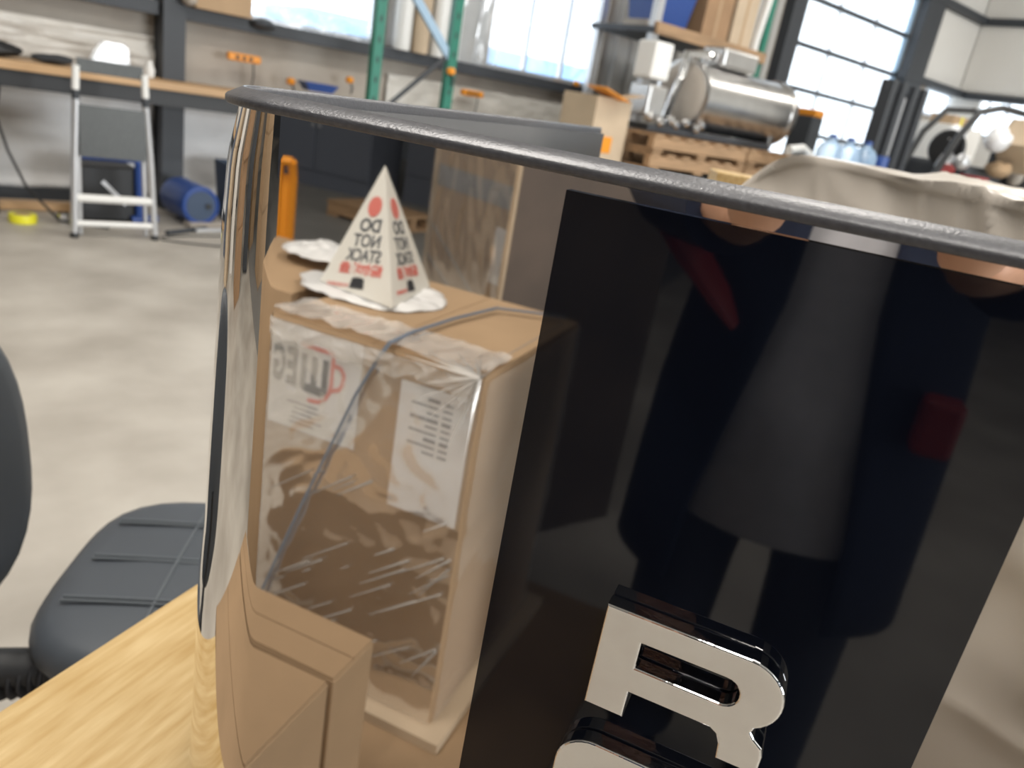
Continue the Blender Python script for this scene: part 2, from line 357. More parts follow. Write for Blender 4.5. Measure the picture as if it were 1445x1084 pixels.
# chrome letters standing on the black panel
def arc(cx_, cz, r, a0, a1, n=8, rz=None):
    rz = rz or r
    return [(cx_ + r * math.cos(math.radians(a0 + (a1 - a0) * i / n)), cz + rz * math.sin(math.radians(a0 + (a1 - a0) * i / n))) for i in range(n + 1)]
def letter(name, outer, hole, depth=.0068):
    cu = bpy.data.curves.new(name, 'CURVE'); cu.dimensions = '2D'; cu.fill_mode = 'BOTH'; cu.extrude = depth / 2; cu.bevel_depth = .0013; cu.bevel_resolution = 3
    for P_ in (outer, hole):
        sp = cu.splines.new('POLY'); sp.points.add(len(P_) - 1); sp.use_cyclic_u = True
        for q, (x, z) in zip(sp.points, P_): q.co = (x, z, 0, 1)
    t = bpy.data.objects.new('t', cu); COL.objects.link(t)
    dg = bpy.context.evaluated_depsgraph_get(); me = bpy.data.meshes.new_from_object(t.evaluated_get(dg)); bpy.data.objects.remove(t)
    me.materials.clear(); me.materials.append(M['chrome']); me.materials.append(M['letter_face'])
    for p in me.polygons:
        if abs(p.normal.z) > .98 and p.center.z > depth / 2: p.material_index = 1
        p.use_smooth = abs(p.normal.z) < .97 and False
    o = bpy.data.objects.new(name, me); COL.objects.link(o); o.parent = mc
    o.rotation_euler = (PI / 2, 0, 0); o.location = (0, -.003 - depth / 2 - .0013, -ZB); return o
Ro = [(-.042, .9515), (-.042, 1.0025)] + [(.017, 1.0025)] + arc(.0185, .9865, .0165, 88, -58, 14, .016) + [(.0262, .9695), (.0285, .9665), (.0325, .9635), (.0335, .960), (.0335, .9515), (.0182, .9515), (.0175, .9585), (.0155, .9630), (.0115, .9655), (-.0262, .9655), (-.0262, .9515)]
Rh = [(-.0262, .9765), (-.0262, .9920)] + arc(.0120, .98425, .0078, 90, -90, 12)
l1 = letter('letter', Ro, Rh); l1['label'] = 'chrome letter R with pale satin face'
def rr(x0, x1, z0, z1, r, n=8):
    return arc(x1 - r, z1 - r, r, 90, 0, n) + arc(x1 - r, z0 + r, r, 0, -90, n) + arc(x0 + r, z0 + r, r, -90, -180, n) + arc(x0 + r, z1 - r, r, 180, 90, n)
l2 = letter('letter', rr(-.049, .036, .874, .9285, .016), rr(-.033, .020, .888, .9165, .008)); l2['label'] = 'rounded chrome letter O below the R'

# ================================================================== TABLE
tb = thing('table', 'pale pine plywood worktable carrying the polished machine', 'table', FM(0, 0, 0), AM)
MB().box((-.155, .3275, .686), (.642, .725, .028)).out('tabletop', 'pine', tb, bev=.0015)
rbox('apron', (-.155, .3275, .63), (.55, .60, .08), 'edge_ply', tb, bev=.002)
for x in (-.40, .09):
    for y in (.06, .60): rbox('leg', (x, y, .295), (.06, .06, .59), 'bench_wood', tb, bev=.003)

# ================================================================== WRAPPED PALLET BEHIND RIGHT
ca, cb = Vector((-.13, .97, 0)), Vector((.62, .30, 0))
dirc = (cb - ca).normalized(); nc = Vector((dirc.y, -dirc.x, 0))   # towards the camera
cw = thing('wrapped_machine', 'tall machine under a creased greige plastic cover behind the coffee machine', 'covered machine', FM(0, 0, 0), AM)
rbox('core_carton', (ca + dirc * .55 - nc * .34 + Vector((0, 0, .64))), (1.0, .58, 1.0), 'kraft_pale', cw, rot=Matrix.Rotation(math.atan2(dirc.y, dirc.x), 3, 'Z'))
rbox('skid', (ca + dirc * .55 - nc * .34 + Vector((0, 0, .07))), (1.0, .6, .14), 'wood', cw, rot=Matrix.Rotation(math.atan2(dirc.y, dirc.x), 3, 'Z'))
def fold(p, s=1.0):
    q = Vector((p[0], p[1] * .55, 2.3)); a = 0
    w1 = noise.noise(q * 3.1) * 1.6
    a += (1 - abs(noise.noise(Vector((p[0] * 5 + w1, p[1] * 2.2 + w1, 1))) * 2)) ** 2 * .030
    a += (1 - abs(noise.noise(Vector((p[0] * 11 + w1 * 2, p[1] * 6, 4))) * 2)) ** 3 * .011
    return a * s
def cov(u, v):   # v: 0 bottom of front .. .72 top edge .. 1 back over the top
    s_ = -.02 + 1.14 * u
    wave = .006 * math.sin(u * 9) + .010 * noise.noise(Vector((u * 5, 3, 1)))
    top = 1.182 + .010 * u + wave
    drop = -.075 * max(0, 1 - u * 9) ** 2          # sagging left corner
    if v < .72:
        z = .02 + (top + drop - .02) * (v / .72); out_ = .012 + fold((s_, z)) * (.25 + .9 * min(1, (top - z) * 5)); p = ca + dirc * s_ + nc * out_
        return (p.x, p.y, z)
    t = (v - .72) / .28; a = min(1, t / .12); p = ca + dirc * s_ + nc * (.012 + .012 * (1 - a)) - nc * (t * .62)
    return (p.x, p.y, top + drop + .004 * math.sin(min(1, t * 6) * PI) + fold((s_, 2 + t * .6), .35) - .0)
MB().grid(170, 190, cov).out('plastic_cover', 'cover', cw, solid=.0015, ang=180)
MB().grid(60, 60, lambda u, v: (lambda s_, z: ((ca - dirc * (.022 + fold((s_, z + 3), .5)) - nc * (.0 + .62 * u)).x, (ca - dirc * (.022 + fold((s_, z + 3), .5)) - nc * (.62 * u)).y, z))(u, .02 + 1.09 * v)).out('plastic_cover_side', 'cover', cw, solid=.0015, ang=180)
MB().grid(50, 60, lambda u, v: (lambda q, z: (q.x, q.y, z))(ca + dirc * (1.10 + .010 + fold((u, v * 1.1 + 5), .5)) - nc * (.62 * u), .02 + 1.17 * v)).out('plastic_cover_side', 'cover', cw, solid=.0015, ang=180)
e0 = [ca + dirc * (-.03 + .13 * i / 10) + nc * .014 + Vector((0, 0, 1.105 + .085 * min(1, i / 8))) for i in range(11)]
MB().tube([(p.x, p.y, p.z) for p in e0[:7]], .005, 8).out('foam_edging', 'cover_edge', cw)
o = tag(MB().box((0, 0, .57), (.12, .10, 1.14), bev=.004).out('timber_offcut', 'pine'), 'yellow pine timber upright beside the covered machine', 'timber')
at(o, FM(-.165, 1.17, 0), AM + .3)

# ================================================================== STOOL (quilted swivel chair)
ch = thing('swivel_chair', 'black quilted low swivel chair beside the pine worktable', 'chair', (-.375, .975, 0), math.radians(8))
def cushion(w_, d_, h_, ex=5.0, n=48, crown=.012):
    loops = []
    prof_ = [(0.001, 0), (.80, 0), (.95, .10), (1.0, .38), (1.0, .62), (.965, .84), (.90, .95), (.80, 1.0), (.5, 1.0 + crown / h_ * .6), (0.001, 1.0 + crown / h_)]
    for s_, t in prof_:
        L = []
        for j in range(n):
            a = 2 * PI * j / n; c_, s2 = math.cos(a), math.sin(a); q = (abs(c_) ** ex + abs(s2) ** ex) ** (-1 / ex)
            L.append((w_ / 2 * s_ * q * c_, d_ / 2 * s_ * q * s2, h_ * t))
        loops.append(L)
    return MB().rings(loops, cap=True)
seat = cushion(.46, .43, .075, 3.6).out('seat', 'leather', ch, ang=180); seat.location = (0, 0, .395)
for x in (-.07, .09): MB().tube([(x, -.175 + .35 * i / 20, .4725 + .0075 * math.cos((i / 10 - 1) * 1.4)) for i in range(21)], .0028, 6).out('quilt_seam', 'seam', ch)
for y in (-.10, .0, .10):
    for d in (-.0042, .0042): MB().tube([(-.19 + .38 * i / 20, y + d, .4722 + .0085 * math.cos((i / 10 - 1) * 1.4)) for i in range(21)], .0024, 6).out('quilt_seam', 'seam', ch)
bk = cushion(.36, .46, .06, 2.6).out('backrest', 'leather', ch, ang=180)
bk.matrix_local = Matrix.Translation((-.405, -.135, .655)) @ Matrix.Rotation(math.radians(-42), 4, 'Z') @ Matrix.Rotation(math.radians(84), 4, 'Y') @ Matrix.Rotation(PI / 2, 4, 'Z')
g = MB().tube([(-.12, -.10, .375), (-.20, -.13, .382), (-.27, -.16, .40), (-.32, -.18, .44), (-.35, -.19, .50), (-.355, -.185, .60)], .026, 16)
g.out('back_bracket', 'black', ch)
for i in range(16):
    p = Vector((-.13 - .011 * i, -.105 - .0042 * i, .378 + max(0, i - 8) ** 2 * .0006)); MB().lathe([(.031, -.0025), (.033, 0), (.031, .0025)], p, 16, 'X').out('bracket_rib', 'rubber', ch)
MB().lathe([(.03, .06), (.03, .30), (.05, .34), (.12, .385), (.12, .395)], (0, 0, 0), 24).out('column', 'black', ch)
for i in range(5):
    a = 2 * PI * i / 5 + .3; MB().tube([(0, 0, .09), (.26 * math.cos(a), .26 * math.sin(a), .065)], [.024, .014], 8).out('base_leg', 'black', ch)
    MB().lathe([(.024, -.018), (.028, -.012), (.028, .012), (.024, .018)], (.27 * math.cos(a), .27 * math.sin(a), .028), 18, 'X').out('caster', 'black', ch)

# ================================================================== CARTONS IN FRONT OF THE MACHINE (seen mirrored in its side)
def VM(x, yv, z=0): return FM(x, -yv, z)      # yv = distance out from the polished side
# wrapped carton with labels
X0, X1, Y0, Y1, HB = -.886, -.449, .808, 1.300, .752
bx = thing('wrapped_carton', 'tall stretch-wrapped brown carton with a cup-logo label, mirrored in the polished side', 'carton', VM((X0 + X1) / 2, Y0, .010), AM)
hw = (X1 - X0) / 2; cxm = (X0 + X1) / 2
rbox('carton_body', (0, -(Y1 - Y0) / 2, HB / 2 + .012), (hw * 2, Y1 - Y0, HB - .02), 'kraft', bx, bev=.004)
for s_ in (-1, 1): rbox('top_flap', (s_ * hw / 2, -(Y1 - Y0) / 2, HB + .0035), (hw - .002, Y1 - Y0 - .004, .004), 'kraft', bx)
rbox('bottom_tray', (0, -(Y1 - Y0) / 2, .012), (hw * 2 + .08, Y1 - Y0 + .08, .022), 'kraft_pale', bx)
yf = .004
def onbox(x): return x - cxm
lab = rbox('logo_label', (onbox(-.780), .0035, .646), (.195, .0012, .200), 'paper', bx)
RX = (PI / 2, 0, PI)
# word on the label: reads W E G A from the front of the carton
wl = MB().prism([(-.8085, .700), (-.7970, .700), (-.7970, .645), (-.7855, .645), (-.7855, .700), (-.7735, .700), (-.7735, .645), (-.7620, .645), (-.7620, .700), (-.7500, .700), (-.7500, .640), (-.7530, .632), (-.7600, .628), (-.7985, .628), (-.8055, .632), (-.8085, .640)][::-1], yf, yf + .0014)
bmesh.ops.translate(wl.bm, vec=(-cxm, 0, 0), verts=wl.bm.verts); wl.out('lettering', 'ink', lab, smooth=False)
text('E', .094, 'ink', lab, (onbox(-.8275), yf + .001, .666), RX, bold=.0035, sx=.50)
text('G', .094, 'ink', lab, (onbox(-.8570), yf + .001, .666), RX, bold=.0035, sx=.40)
def ring_path(m, pts, wdt, name, par, y=yf + .0012, closed=False):
    P_ = [Vector((onbox(x), 0, z)) for x, z in pts]; L1, L2 = [], []
    for i, p in enumerate(P_):
        a = P_[(i - 1) % len(P_)] if (closed or i) else p; b = P_[(i + 1) % len(P_)] if (closed or i < len(P_) - 1) else p
        d = (b - a).normalized(); nn = Vector((-d.z, 0, d.x)) * wdt / 2
        L1.append(p + nn + Vector((0, y, 0))); L2.append(p - nn + Vector((0, y, 0)))
    if closed: L1.append(L1[0]); L2.append(L2[0])
    return MB().rings([L1, L2], closed=False).out(name, m, par, smooth=False, solid=.0008)
cup = [(-.812, .716), (-.742, .716)] + [(-.741 - .000 * i, .716 - .01 * i) for i in range(1, 7)] + [(-.744, .640), (-.752, .625), (-.765, .616), (-.790, .613)]
ring_path('red_ink', cup, .0075, 'cup_outline', lab)
ring_path('red_ink', [(-.738, .695), (-.724, .693), (-.717, .683), (-.717, .665), (-.724, .652), (-.740, .646)], .0085, 'cup_handle', lab)
for i in range(5): rbox('fine_print', (onbox(-.80 + .01 * (i % 2)), .0042, .600 - .010 * i), (.07 - .012 * (i % 3), .0006, .0035), 'ink_soft', lab)
lb2 = rbox('shipping_label', (onbox(-.5305), .0035, .588), (.140, .0012, .245), 'paper', bx)
for i in range(9):
    for j in range(2 + i % 2):
        rbox('print_line', (onbox(-.505 - .028 * j), .0042, .690 - .0125 * i), (.018 + .006 * ((i * 3 + j) % 3), .0006, .004 if i % 3 else .007), 'ink_soft', lb2)
for s_ in ((onbox(-.47), -.25),): rbox('seam_tape', (s_[0], -.245, HB + .0062), (.002, .4, .001), 'film_fold', bx)
tag(at(MB().box((.0, 0, .005), (.74, .78, .010)).out('cardboard_sheet', 'kraft_low', smooth=False), VM(-.58, 1.03, 0), AM), 'flattened pale cardboard sheet on the floor beneath the wrapped carton', 'cardboard')
# stretch film with ridges
fr_ = []
def wrapf(o_):
    return .0012 + .0035 * (1 - abs(noise.noise(Vector((o_.x + o_.z * .6, o_.y, (o_.z - o_.x * .6) * 2.2)) * 4) * 2)) ** 3 + .0018 * (1 - abs(noise.noise(Vector((o_.x + o_.z, o_.y, o_.z - o_.x)) * 13) * 2)) ** 4
def wside(u, v, face):
    D_ = Y1 - Y0; rnd = .012
    if face == 'f': p = Vector((-hw + 2 * hw * u, 0, .03 + (HB - .03) * v)); nrm_ = Vector((0, 1, 0))
    if face == 'r': p = Vector((hw, -D_ * u, .03 + (HB - .03) * v)); nrm_ = Vector((1, 0, 0))
    if face == 'l': p = Vector((-hw, -D_ * u, .03 + (HB - .03) * v)); nrm_ = Vector((-1, 0, 0))
    if face == 'b': p = Vector((-hw + 2 * hw * u, -D_, .03 + (HB - .03) * v)); nrm_ = Vector((0, -1, 0))
    if face == 't': p = Vector((-hw + 2 * hw * u, -.11 * v, HB + .006 + .007 * noise.noise(Vector((u * 14, v * 2, 3))))); nrm_ = Vector((0, 0, 1))
    p += nrm_ * (.006 + wrapf(p)); return p
for fc in 'frlb': MB().grid(50, 80, lambda u, v: wside(u, v, fc)).out('stretch_film', 'film', bx, ang=180)
g = MB().grid(80, 24, lambda u, v: wside(u, v, 't')); g.out('stretch_film', 'film_fold', bx, ang=180)
MB().grid(90, 10, lambda u, v: (lambda p: p + Vector((0, .016 + 2.2 * wrapf(p * 1.7), 0)))(Vector((-hw + 2 * hw * u, 0, HB + .004 - (.035 + .02 * noise.noise(Vector((u * 9, 0, 2)))) * v)))).out('stretch_film', 'film_fold', bx, ang=180)
# frilled film edge folded over the top, gathered star at the right corner, taut diagonal folds
fm = MB()
def sliver(a, b, w0, w1, n=None):
    a, b = Vector(a), Vector(b); d = (b - a).normalized(); s_ = d.cross(Vector(n or (0, 1, 0))).normalized(); up = Vector(n or (0, 1, 0))
    mid = (a + b) / 2
    fm.rings([[a + s_ * w0, a + up * w0, a - s_ * w0], [mid + s_ * (w0 + w1) / 2, mid + up * (w0 + w1), mid - s_ * (w0 + w1) / 2], [b + s_ * w1, b + up * w1, b - s_ * w1]], cap=True)
cc = Vector((hw + .002, .030, HB + .012))
for i in range(40):
    a = math.radians(100 + i * 9.5 + random.uniform(-3, 3)); L_ = random.uniform(.05, .15)
    if math.sin(a) < -.05: e = cc + Vector((L_ * math.cos(a) * .8 - (.0 if math.cos(a) < 0 else .0), .006, L_ * math.sin(a)))
    else: e = cc + Vector((-abs(L_ * math.cos(a)), -L_ * abs(math.sin(a)), .006))
    if e.x > hw + .01: e.x = hw + .008
    sliver(cc, e + Vector((0, .018, 0)), .0036, .0006)
for i in range(34):
    x = random.uniform(-hw + .03, hw - .03); z = random.uniform(.10, .47); L_ = random.uniform(.02, .13)
    sliver((x, .012, z), (min(x + L_ * .80, hw - .005), .013, z + L_ * .62), .0008, random.uniform(.0014, .0030))
fm.out('film_fold', 'film_fold', bx)
# strap over the top and down the front
top = [(-.47, 1.26), (-.56, 1.21), (-.602, 1.183), (-.625, 1.03), (-.635, .881), (-.630, .80)]
sp_ = [(onbox(x), -(y - Y0), HB + .018) for x, y in top] + [(onbox(x), .020, z) for x, z in ((-.640, .745), (-.679, .662), (-.72, .55), (-.765, .428), (-.815, .285), (-.865, .137), (-.88, .05))]
MB().tube(sp_, .0046, 8, flat=.6).out('strap', 'strap', bx)
# pyramid card
bq = [(-.741, .988), (-.946, 1.032), (-.990, 1.20), (-.785, 1.22)]
cx2 = sum(a for a, b in bq) / 4; cy2 = sum(b for a, b in bq) / 4; ZT = HB + .026
pyr = thing('warning_pyramid', 'white card warning pyramid with red dot standing on the wrapped carton', 'pyramid sign', VM(cx2, cy2, ZT), AM)
bl = [Vector((a - cx2, -(b - cy2), 0)) for a, b in bq]; H_P = .252; apx = Vector((0, 0, H_P))
g = MB(); vb = [g.bm.verts.new(p) for p in bl]; va = g.bm.verts.new(apx)
for i in range(4): g.bm.faces.new((vb[i], vb[(i + 1) % 4], va))
g.bm.faces.new(vb[::-1]); shell = g.out('card_shell', 'card_white', pyr, smooth=False)
for fi in range(4):
    a, b = bl[fi], bl[(fi + 1) % 4]; mid = (a + b) / 2; up = (apx - mid).normalized(); across = (b - a).normalized(); nn = across.cross(up).normalized()
    if nn.dot(mid) < 0: nn = -nn; 
    across = up.cross(nn).normalized(); Wd = (b - a).length; slant = (apx - mid).length
    Rm = Matrix((across, up, nn)).transposed()
    def put(s, t, size, m, bold=0, sx=1, name='lettering'):
        o = text(s, size, m, shell, (0, 0, 0), (0, 0, 0), name, .0003, bold=bold); o.matrix_local = Matrix.Translation(mid + up * t + nn * .0008) @ Rm.to_4x4() @ Matrix.Diagonal((sx, 1, 1, 1)); return o
    if fi == 1 or fi == 2: pass
    else: pass
    put('DO', slant * .525, .037, 'ink', .0012, .98); put('NOT', slant * .405, .037, 'ink', .0008, .9); put('STACK', slant * .292, .035, 'ink', .0008, .85)
    put('請勿堆疊', slant * .185, .025, 'red_ink', .0009, 1.15); put('WARNING', slant * .055, .012, 'red_ink', 0, 1).location += across * .052
    c = mid + up * slant * .675 + nn * .001
    d = MB().lathe([(.0215, 0), (.0215, .0006)], (0, 0, 0), 28).out('red_dot', 'red_ink', shell); d.matrix_local = Matrix.Translation(c) @ Rm.to_4x4() @ Matrix.Diagonal((.82, 1, 1, 1))
    q = MB().prism([(-.019, -.010), (.019, -.010), (.016, .010), (.008, .013), (-.008, .013), (-.016, .010)], 0, .0008, 'XY').out('slot', 'slot', shell); q.matrix_local = Matrix.Translation(mid + up * slant * .08 + nn * .001) @ Rm.to_4x4()
# crumpled white plastic under the pyramid and the disc on the left
def crumple(name, c, rx, ry, h, label, seed, m='bag', rz=0):
    def f_(u, v):
        a = 2 * PI * u; r = .02 + .98 * v; k = 1 + .12 * noise.noise(Vector((math.cos(a) * 2, math.sin(a) * 2, seed)))
        return (rx * r * k * math.cos(a), ry * r * k * math.sin(a), h * (1 - r ** 3) * (.6 + .5 * noise.noise(Vector((r * 3 * math.cos(a), r * 3 * math.sin(a), seed)))) + .006 + .010 * abs(noise.noise(Vector((a * 3, r * 3, seed)))))
    return tag(at(MB().grid(64, 14, f_).out(name, m, ang=180, solid=.001), c, AM + rz), label, 'plastic bag')
crumple('plastic_bag', VM(cx2 + .01, cy2 - .005, HB + .012), .165, .135, .010, 'crumpled white plastic bag flattened under the warning pyramid', 1)
crumple('plastic_disc', VM(-1.085, 1.27, HB + .02), .125, .10, .02, 'round crumpled white plastic piece on the far carton, left of the pyramid', 5)
o = tag(at(MB().box((0, 0, HB / 2), (.38, .42, HB), bev=.004).out('plain_carton', 'kraft'), VM(-1.165, 1.19, 0), AM), 'plain brown carton standing beyond the wrapped carton, under the white disc', 'carton')
# low open cartons by the floor
lc = thing('low_carton', 'low plain brown carton in front of the wrapped carton', 'carton', VM(-.735, .5565, 0), AM)
rbox('carton_body', (0, 0, .174), (.496, .109, .348), 'kraft_low', lc, bev=.003); rbox('top_flap', (0, .027, .3505), (.49, .052, .004), 'kraft_low', lc); rbox('top_flap', (0, -.027, .3505), (.49, .052, .004), 'kraft_low', lc)
lc = thing('low_carton', 'low brown carton nearest the table, butted against its twin', 'carton', VM(-.740, .312, 0), AM - .012)
rbox('carton_body', (0, 0, .172), (.496, .370, .344), 'kraft_low', lc, bev=.003); rbox('top_flap', (0, .092, .3465), (.49, .180, .004), 'kraft_low', lc); rbox('top_flap', (0, -.092, .3465), (.49, .180, .004), 'kraft_low', lc)
# tall wrapped carton further back
pa, pb = Vector((-1.027, -1.641, 0)), Vector((-.701, -1.443, 0)); ang_ = math.atan2(pb.y - pa.y, pb.x - pa.x)
tc_ = thing('tall_carton', 'tall brown carton wrapped in clear film with a dark band round its top', 'carton', FM(pb.x, pb.y, 0), AM + ang_)
wt = (pb - pa).length
rbox('carton_body', (-wt / 2, -.28, .545), (wt, .56, 1.09), 'kraft', tc_, bev=.004)
rbox('side_sheet', (.004, -.28, .545), (.004, .56, 1.09), 'side', tc_)  # added dark layer: paints the shade on the carton's right side
rbox('dark_band', (-wt / 2, -.28, .975), (wt - .03, .565, .055), 'ink_soft', tc_)
rbox('label', (-.035, .003, .83), (.05, .003, .14), 'paper', tc_)
for x in (-.004, -wt + .004): rbox('corner_board', (x, .003, .545), (.016, .008, 1.09), 'kraft_pale', tc_)
for i, z in enumerate((.6, .68, .75)): rbox('film_fold', (-wt / 2, .008, z), (wt, .003, .006), 'film_fold', tc_, rot=Matrix.Rotation(.30 + .1 * i, 3, 'Y'))
MB().grid(30, 50, lambda u, v: (-wt * u, .012 + wrapf(Vector((u, 5, v))) * .6, 1.09 * v)).out('stretch_film', 'film', tc_, ang=180)
# stacked goods along the left, mirrored only in the rounded corner
for i, (x, y, w_, h_, m, lb) in enumerate(((-3.6, -2.6, .55, 1.25, 'kraft', 'brown carton stack'), (-4.4, -1.5, .30, 1.7, 'dark', 'dark steel locker'), (-4.1, -.6, .5, 1.2, 'kraft_dark', 'dark brown carton stack'), (-4.6, .2, .22, 1.5, 'white_wall', 'white narrow locker'),
        (-4.3, .9, .5, 1.35, 'kraft_pale', 'pale carton stack'), (-4.8, 1.7, .35, 1.6, 'slate', 'slate locker'), (-4.9, -2.2, .45, 1.15, 'kraft', 'squat brown carton stack'), (-4.1, -3.1, .25, 1.55, 'white_wall', 'white tall locker'))):
    t = thing('carton_stack' if 'carton' in lb else 'locker', lb + ' left of the worktable, ' + ('nearest the orange trolley', 'behind the brown stack', 'third along towards the bench', 'fourth along towards the bench', 'fifth along towards the bench', 'nearest the wall bench', 'at the back of the row', 'beside the dark mat')[i], 'carton' if 'carton' in lb else 'locker', FM(x, y, .012 if i in (0, 7, 8, 1) else 0), AM + .4 * math.sin(i * 2))
    if 'carton' in lb:
        for j in range(3): rbox('carton_body', (.02 * math.sin(j * 3 + i), 0, h_ / 3 * (j + .5)), (w_, w_, h_ / 3 - .004), m, t, bev=.006)
    else:
        rbox('carcass', (0, 0, h_ / 2), (w_, .4, h_), m, t, bev=.008); rbox('door', (0, .21, h_ / 2), (w_ - .04, .02, h_ - .08), m, t, bev=.004)
# dark equipment far behind
def cabinet(name, c, d, m, label, rz=0, shelves=0, trim='ink_soft'):
    t = thing(name, label, 'cabinet', c, AM + rz); rbox('carcass', (0, 0, d[2] / 2), d, m, t, bev=.01)
    for s_ in (-1, 1):
        dd = rbox('door', (s_ * d[0] / 4, d[1] / 2 + .01, d[2] * .55), (d[0] / 2 - .03, .02, d[2] * .8), m, t, bev=.006)
        rbox('handle', (s_ * .04, d[1] / 2 + .03, d[2] * .6), (.02, .02, .18), trim, dd)
    return t
cabinet('steel_cabinet', FM(-5.0, -6.8, 0), (1.3, .6, 1.15), 'slate', 'low slate grey steel cabinet by the rear wall, mirrored above the cartons')
cabinet('steel_cabinet', FM(-3.4, -7.2, 0), (1.5, .7, 2.0), 'slate', 'tall dark grey steel cabinet near the rear wall')
cabinet('steel_cabinet', FM(-2.2, -6.0, 0), (.9, .7, 1.9), 'slate', 'narrow dark slate steel cabinet behind the film-wrapped carton')
ob = thing('orange_trolley', 'slim upright orange hand trolley left of the cartons, mirrored in the rounded corner', 'trolley', FM(-1.85, -2.05, 0), AM - .6)
for s_ in (-1, 1): MB().tube([(s_ * .025, 0, .1), (s_ * .025, 0, .80), (s_ * .02, .03, .86)], .016, 10).out('rail', 'orange', ob)
MB().tube([(-.02, .03, .86), (.02, .03, .86)], .016, 10).out('handle', 'orange', ob); rbox('back_plate', (0, 0, .62), (.05, .012, .38), 'orange', ob, bev=.003); rbox('toe_plate', (0, .1, .05), (.2, .18, .01), 'orange', ob, bev=.003)
for s_ in (-1, 1): MB().lathe([(.04, -.015), (.055, -.01), (.055, .01), (.04, .015)], (s_ * .08, -.03, .056), 18, 'X').out('wheel', 'black', ob)
# pallets
def pallet(label, loc, rz, L_=1.1, W_=.9, group=None, m='wood'):
    t = thing('pallet', label, 'pallet', loc, rz, group)
    for i in range(7): rbox('deck_board', (-L_ / 2 + .05 + i * (L_ - .1) / 6, 0, .125), (.095, W_, .02), m, t)
    for i in range(3):
        rbox('stringer', (0, -W_ / 2 + .04 + i * (W_ - .08) / 2, .072), (L_, .06, .085), m, t)
    for i in range(3): rbox('base_board', (-L_ / 2 + .06 + i * (L_ - .12) / 2, 0, .015), (.11, W_, .02), m, t)
    return t
pallet('single bare wooden pallet on the dark mat far behind the cartons', FM(-3.55, -5.5, .012), AM + .2, .75, .55)

# ================================================================== PHOTOGRAPHER (seen mirrored in the black panel)
pz = thing('person', 'person in an open navy jacket and grey shirt holding up a phone', 'person', FM(.03, -1.02, 0), AM)
def skin(name, V_, E_, Rr, m, par, sub=2, root=0):
    me = bpy.data.meshes.new(name); me.from_pydata([Vector(v) for v in V_], E_, []); o = bpy.data.objects.new(name, me); COL.objects.link(o); o.parent = par; me.materials.append(M[m])
    sk = o.modifiers.new('k', 'SKIN'); sk.use_smooth_shade = True
    for i, r in enumerate(Rr): sk_v = me.skin_vertices[0].data[i]; sk_v.radius = (r, r) if not isinstance(r, tuple) else r; sk_v.use_root = (i == root)
    sm = o.modifiers.new('u', 'SUBSURF'); sm.levels = sub; sm.render_levels = sub; return o
# local y + points to the machine; phone is at y ~ +.72
V_ = [(0, 0, .92), (0, .01, 1.10), (0, .02, 1.30), (0, .0, 1.43), (0, .05, 1.50), (0, .09, 1.57), (0, .10, 1.66)]
V_ += [(-.10, 0, .88), (-.11, .03, .50), (-.12, 0, .09), (-.12, .10, .04), (.10, 0, .88), (.11, .03, .50), (.12, 0, .09), (.12, .10, .04)]
V_ += [(-.19, .02, 1.38), (-.27, .16, 1.15), (-.095, .60, 1.135), (.19, .02, 1.38), (.27, .16, 1.15), (.075, .60, 1.135)]
E_ = [(0, 1), (1, 2), (2, 3), (3, 4), (4, 5), (5, 6), (0, 7), (7, 8), (8, 9), (9, 10), (0, 11), (11, 12), (12, 13), (13, 14), (3, 15), (15, 16), (16, 17), (3, 18), (18, 19), (19, 20)]
Rr = [(.15, .11), (.14, .10), (.16, .11), (.12, .09), .055, .075, .085, .085, .058, .042, .035, .085, .058, .042, .035, .062, .045, .030, .062, .045, .030]
skin('body', V_, E_, Rr, 'skin', pz)
def ell(cx_, cy_, z, a, b, t0=0, t1=2 * PI, n=40): return [(cx_ + a * math.cos(t0 + (t1 - t0) * i / n), cy_ + b * math.sin(t0 + (t1 - t0) * i / n), z) for i in range(n + 1)]
# shirt, open jacket, trousers
sh = [(.62, .19, .155), (.84, .175, .14), (1.0, .165, .13), (1.2, .185, .135), (1.35, .19, .13), (1.43, .14, .10), (1.47, .075, .07)]
MB().rings([ell(0, .01, z, a, b) for z, a, b in sh], closed=False).out('shirt', 'grey_tee', pz, solid=.003, ang=180)
jk = [(.50, .245, .190, .55), (.66, .240, .185, .52), (.8, .235, .182, .42), (1.0, .215, .17, .30), (1.2, .225, .168, .24), (1.36, .230, .160, .24), (1.44, .200, .135, .3), (1.50, .09, .085, .5)]
MB().rings([ell(0, .0, z, a, b, PI / 2 + gp, PI / 2 + 2 * PI - gp, 60) for z, a, b, gp in jk], closed=False).out('jacket', 'navy', pz, solid=.008, ang=180)
for s_ in (-1, 1):
    MB().tube([(s_ * .17, .01, 1.40), (s_ * .215, .04, 1.33), (s_ * .275, .16, 1.15), (s_ * .22, .30, 1.135), (s_ * .125, .52, 1.135)], [.098, .096, .076, .064, .047], 16).out('sleeve', 'navy', pz)
    MB().tube([(s_ * .095, 0, .93), (s_ * .11, .03, .52), (s_ * .12, .0, .10)], [.115, .08, .07], 18).out('trouser_leg', 'denim', pz)
    MB().box((s_ * .12, .06, .045), (.10, .28, .09), bev=.03).out('shoe', 'black', pz)
    MB().lathe([(.012, 0), (.016, .004), (.013, .010)], (s_ * .036, .168, 1.665), 14, 'Y').out('eye', 'ink', pz)
    MB().tube([(s_ * .088, .09, 1.68), (s_ * .096, .085, 1.65), (s_ * .090, .095, 1.62)], [.010, .014, .008], 8).out('ear', 'skin', pz)
MB().tube([(0, .168, 1.67), (0, .190, 1.635), (0, .178, 1.625)], [.008, .014, .010], 8).out('nose', 'skin', pz)
